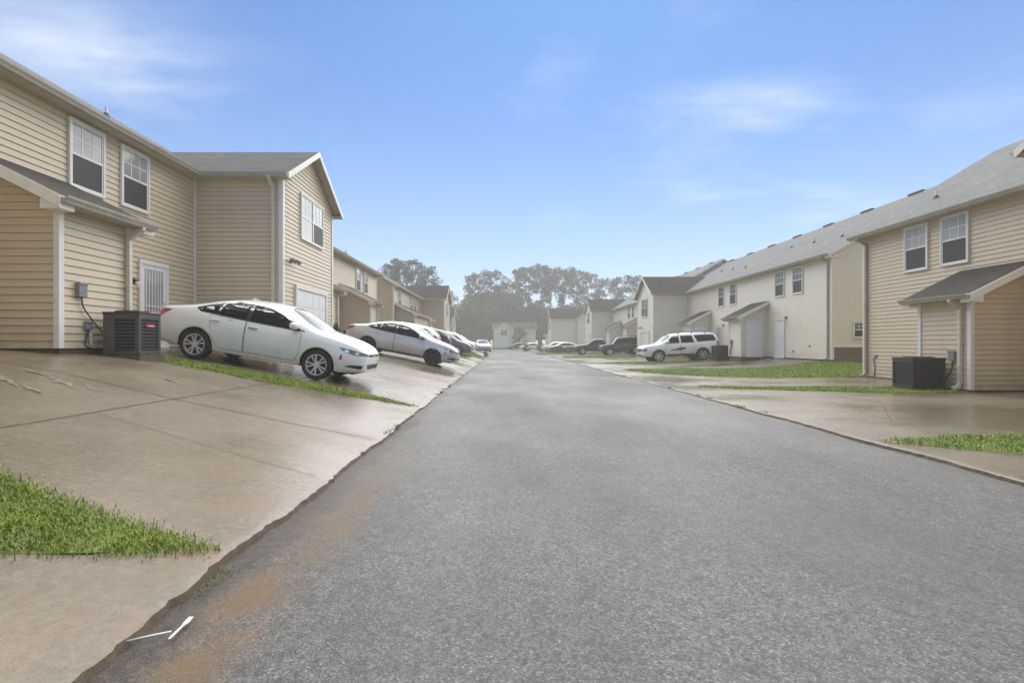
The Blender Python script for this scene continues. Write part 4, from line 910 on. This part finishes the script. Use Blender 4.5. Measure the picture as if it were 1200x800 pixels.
# ------------------------------------------------------------------ trees and shrubs
def clump(mb, c, r, n, size, rnd, flat=.7):
    for _ in range(n):
        d = Vector((rnd.gauss(0,1), rnd.gauss(0,1), rnd.gauss(0,1)*flat)); d = d.normalized() * r * rnd.uniform(.35, 1.0) ** .7; d.z *= flat
        p = Vector(c) + d; a = Vector((rnd.gauss(0,1), rnd.gauss(0,1), rnd.gauss(0,.6))).normalized(); b = a.orthogonal().normalized(); b.rotate(Matrix.Rotation(rnd.uniform(0, 6.28), 3, a)); s = size * rnd.uniform(.6, 1.3)
        mb.poly([p - a*s*.5, p + b*s*.3, p + a*s*.6, p - b*s*.3])
def pine_meshes(seed):
    r = random.Random(seed); H = 24.; t = MB(); c = MB(); bx, by = r.uniform(-.8,.8), r.uniform(-.8,.8)
    ax = lambda z: Vector((bx*(z/H)**2, by*(z/H)**2, z))
    t.tube([ax(z) for z in np.linspace(-.5, H*.97, 10)], list(np.linspace(.34, .06, 10)), 8)
    for k in range(30):
        z = H*(.56 + .43*(k/29)**.9); a = r.uniform(0, 6.28); L = (.7 + 2.6*math.sin(math.pi*min(1, .18+.85*(1-(z/H-.56)/.44)))*r.uniform(.45, 1.1))
        if z < H*.68 and r.random() < .5: continue
        p = ax(z); q = p + Vector((math.cos(a)*L, math.sin(a)*L, L*r.uniform(.0,.35))); t.tube([p, (p+q)/2 - Vector((0,0,.15)), q], [.09,.06,.03], 5)
        clump(c, q, r.uniform(.8, 1.5), 64, .5, r, .95); clump(c, p.lerp(q, .6) + Vector((0,0,.3)), r.uniform(.6, 1.0), 34, .5, r, .9)
    clump(c, ax(H*.98), 1.0, 60, .5, r, .9)
    return t.mesh('trunk', M['bark'], True), c.mesh('crown', M['needles'])
def broad_meshes(seed, mat):
    r = random.Random(seed); H = 12.; t = MB(); c = MB(); t.tube([(0,0,-.5),(0.1,0,H*.3),(0,.1,H*.6)], [.3,.22,.1], 8)
    for k in range(46):
        a = r.uniform(0, 6.28); z = r.uniform(.12, 1)**.9; w = math.sin(math.pi*min(1, .12+.80*z))**.6; rad = 3.9*w*math.sqrt(r.uniform(.15, 1))
        p = Vector((math.cos(a)*rad, math.sin(a)*rad, H*(.10+.86*z)))
        if k % 3 == 0: t.tube([(0,0,H*.25*(.6+z)), p*.6 + Vector((0,0,p.z*.3)), p], [.12,.07,.03], 5)
        clump(c, p, r.uniform(.9, 1.6), 58, .5, r, .85)
    return t.mesh('trunk', M['bark'], True), c.mesh('crown', mat)
PM = [pine_meshes(i) for i in range(5)]; BMs = [broad_meshes(20+i, M['leaves']) for i in range(3)] + [broad_meshes(30+i, M['leaves_light']) for i in range(2)]
def tree(name, label, cat, ms, x, y, h, href, wid=1., group=None, rz=0):
    E = empty(name, (x, y, ground(x, y)-.1), rz, label, cat, group); k = h/href; E.scale = (k*wid, k*wid, k); obj('trunk', ms[0], E); obj('crown', ms[1], E); return E
def at(px, y): return (px - 590) * y / 585
GP = 'tall pines rising above the far roofs'
pines = [(456,110,17.2),(470,112,18.4),(486,110,18.0),(502,114,17.0),(521,128,13.5),(558,150,22.0),(573,152,23.2),(588,160,20.5),(605,156,23.5),(618,154,24.2),(634,150,23.8),(646,157,24.4),(661,152,23.0),(675,160,24.0),(690,158,22.5),(705,165,21.5),(724,150,19.8),(742,138,18.8)]
for i, (px, y, h) in enumerate(pines):
    lab = 'tall hazy pine behind the second left row house roof' if px < 530 else ('tall hazy pine above the woods at the end of the street' if px < 625 else 'tall hazy pine standing above the far right roofs')
    tree('pine_tree', lab, 'tree', PM[i % 5], at(px, y), y, h, 24., 1.12, GP if px >= 625 else (GP + ' on the left' if px < 530 else GP + ' in the middle'), i*1.7)
GB = 'broadleaf trees of the wooded belt'; k = 0
for row, (yy, hh, st) in enumerate(((145,11.5,11),(152,14.5,13),(164,15.2,17))):
    px = 500 + row*5
    while px < 700:
        prof = interp([(495,1.0),(522,1.02),(539,.84),(553,1.08),(592,1.1),(606,.88),(640,.88),(700,.9)])(px)
        tree('broadleaf_tree', 'hazy broadleaf tree in the dense wooded belt closing the street', 'tree', BMs[(k*3 + row) % 5], at(px, yy) + rng.uniform(-.8,.8), yy + rng.uniform(-3, 3), hh*prof*rng.uniform(.85, 1.12), 12., 1.15, GB, k*2.1)
        px += st*rng.uniform(.75, 1.15); k += 1
for i, (x, y, h) in enumerate(((-30,120,13),(-38,126,14),(-46,118,13),(-55,122,14),(34,150,14),(42,146,13),(51,152,14))):
    tree('broadleaf_tree', 'broadleaf tree hidden behind the row houses', 'tree', BMs[i % 5], x, y, h, 12., 1.2, 'trees behind the row houses', i)
tree('broadleaf_tree', 'small rounded tree standing in front of the pale houses at the end of the street', 'tree', BMs[1], at(609, 126), 126, 5.6, 12., 1.1)
def shrub_mesh(seed, mat, n=26, size=.09):
    r = random.Random(seed); c = MB(); t = MB()
    for k in range(n):
        a = r.uniform(0, 6.28); z = r.uniform(.15, .95); w = .5*math.sin(math.pi*min(1, .25+.65*z)); p = Vector((math.cos(a)*w*r.random()**.5, math.sin(a)*w*r.random()**.5, z)); clump(c, p, .2, 40, size, r, .9)
        t.tube([(0,0,-.1), tuple(p*.5), tuple(p)], [.02,.014,.006], 4)
    return t.mesh('stem', M['bark']), c.mesh('foliage', mat)
SH = shrub_mesh(1, M['leaves_light']); SR = shrub_mesh(2, M['rust_leaves']); SD = shrub_mesh(3, M['leaves'])
def shrub(label, ms, x, y, w, h, group=None):
    E = empty('shrub', (x, y, ground(x, y)), rng.uniform(0, 6), label, 'shrub', group); E.scale = (w, w, h); obj('stem', ms[0], E); obj('foliage', ms[1], E)
shrub('rusty brown shrub beside the dark green hatchback', SR, 4.0, 88, 1.5, 1.25)
shrub('rusty brown shrub between the cream-white sedan and the white sedan', SR, 6.3, 84, 1.5, 1.45)
shrub('low grey-green shrub in front of the far white sedan', SH, 7.4, 70, 3.0, .95)
shrub('wider grey-green shrub in front of the far white sedan', SH, 9.2, 70.5, 3.4, .85)
shrub('slim dark shrub at the far corner of the left garage wing', SD, -6.35, 19.0, .45, 1.1)
shrub('small dark shrub at the kerb beside the left driveways', SD, -1.75, 49.5, .5, .55)

# ------------------------------------------------------------------ sky, light, air
w = bpy.data.worlds.new('World'); SC.world = w; w.use_nodes = True; nt = w.node_tree; N, Lk = nt.nodes, nt.links; bg = N['Background']
SUN_EL, SUN_AZ = 58, 12      # high soft light from beyond the end of the street
sky = N.new('ShaderNodeTexSky'); sky.sky_type = 'NISHITA'; sky.sun_disc = False; sky.sun_elevation = R(SUN_EL); sky.sun_rotation = R(SUN_AZ); sky.air_density = 1.0; sky.dust_density = .6; sky.ozone_density = 1.2
tc = N.new('ShaderNodeTexCoord'); sp = N.new('ShaderNodeSeparateXYZ'); Lk.new(tc.outputs['Generated'], sp.inputs[0])
def mth(op, a, b=None, clamp=False):
    n = N.new('ShaderNodeMath'); n.operation = op; n.use_clamp = clamp
    for i, v in ((0, a), (1, b)):
        if v is None: continue
        if isinstance(v, (int, float)): n.inputs[i].default_value = v
        else: Lk.new(v, n.inputs[i])
    return n.outputs[0]
zz = mth('MAXIMUM', mth('ADD', sp.outputs[2], .06), .02); u = mth('DIVIDE', sp.outputs[0], zz); v = mth('DIVIDE', sp.outputs[1], zz)
cb = N.new('ShaderNodeCombineXYZ'); Lk.new(u, cb.inputs[0]); Lk.new(v, cb.inputs[1])
def wn(scale, st, det=6, rough=.6):
    mp = N.new('ShaderNodeMapping'); mp.inputs['Scale'].default_value = st; Lk.new(cb.outputs[0], mp.inputs[0]); n = N.new('ShaderNodeTexNoise'); n.inputs['Scale'].default_value = scale; n.inputs['Detail'].default_value = det; n.inputs['Roughness'].default_value = rough; Lk.new(mp.outputs[0], n.inputs['Vector']); return n.outputs['Fac']
def ramp(f, stops):
    r = N.new('ShaderNodeValToRGB'); Lk.new(f, r.inputs[0]); e = r.color_ramp.elements
    for q, (p, c) in zip(e, stops): q.position = p; q.color = (c, c, c, 1)
    return r.outputs[0]
wisps = ramp(wn(.55, (1, .8, 1)), [(.5, 0), (.78, .55)])
def blob(cx, cy, rx, ry):
    a = mth('DIVIDE', mth('SUBTRACT', u, cx), rx); b = mth('DIVIDE', mth('SUBTRACT', v, cy), ry); d = mth('ADD', mth('MULTIPLY', a, a), mth('MULTIPLY', b, b))
    return mth('DIVIDE', 1, mth('ADD', 1, mth('MULTIPLY', d, mth('ADD', 1, d))))
det = ramp(wn(1.6, (.7, 1.6, 1), 7, .62), [(.33, .12), (.7, 1)])
cl = mth('MULTIPLY', det, mth('ADD', mth('ADD', mth('MULTIPLY', blob(.93, 1.84, .28, .17), .85), mth('MULTIPLY', blob(-1.2, 1.55, .34, .34), .7)), mth('MULTIPLY', blob(1.7, 2.9, 1.0, .6), .6)))
cl = mth('ADD', cl, mth('MULTIPLY', wisps, .85)); cl = mth('MINIMUM', cl, .75)
hz = mth('POWER', mth('SUBTRACT', 1, mth('MAXIMUM', sp.outputs[2], 0), True), 5); hz = mth('MULTIPLY', hz, .75)
cl = mth('MAXIMUM', cl, hz, True)
mx = N.new('ShaderNodeMix'); mx.data_type = 'RGBA'; Lk.new(cl, mx.inputs[0])
tint = N.new('ShaderNodeMix'); tint.data_type = 'RGBA'; tint.blend_type = 'MULTIPLY'; tint.inputs[0].default_value = 1; tint.inputs[7].default_value = (.38, .735, 1.12, 1); Lk.new(sky.outputs[0], tint.inputs[6]); Lk.new(tint.outputs[2], mx.inputs[6]); mx.inputs[7].default_value = (8.0, 8.4, 9.2, 1)
Lk.new(mx.outputs[2], bg.inputs[0]); bg.inputs[1].default_value = .06
sl = bpy.data.lights.new('sun', 'SUN'); sl.energy = 2.8; sl.angle = R(110); sl.color = (1, .935, .80); so = bpy.data.objects.new('sun', sl); COL.objects.link(so)
d = Vector((math.sin(R(SUN_AZ))*math.cos(R(SUN_EL)), math.cos(R(SUN_AZ))*math.cos(R(SUN_EL)), math.sin(R(SUN_EL)))); so.rotation_euler = (-d).to_track_quat('-Z', 'Y').to_euler()
hm = MB(); hm.box(-950, 950, -80, 1250, -3, 27); ho = hm.build('haze', bpy.data.materials.new('rain_haze')); tag(ho, kind='stuff'); hmat = ho.data.materials[0]; hmat.use_nodes = True
ht = hmat.node_tree; ht.nodes.remove(ht.nodes['Principled BSDF']); pv = ht.nodes.new('ShaderNodeVolumePrincipled'); pv.inputs['Color'].default_value = (1, .975, .93, 1); pv.inputs['Density'].default_value = .0024; pv.inputs['Anisotropy'].default_value = .1
ht.links.new(pv.outputs[0], ht.nodes['Material Output'].inputs['Volume'])

cam = bpy.data.cameras.new('camera'); cam.sensor_width = 36; cam.lens = 585/1200*36; cam.shift_x = 10/1200; cam.shift_y = 3/1200; cam.clip_end = 3000; cam.clip_start = .05
co = bpy.data.objects.new('camera', cam); COL.objects.link(co); co.location = (0, 0, 1.3); co.rotation_euler = (R(90), 0, 0); SC.camera = co
vs = SC.view_settings; vs.view_transform = 'Standard'; vs.look = 'None'; vs.exposure = 1.15; vs.gamma = 1; vs.use_curve_mapping = False
SC.cycles.volume_bounces = 1; SC.cycles.max_bounces = 8; SC.cycles.use_denoising = True
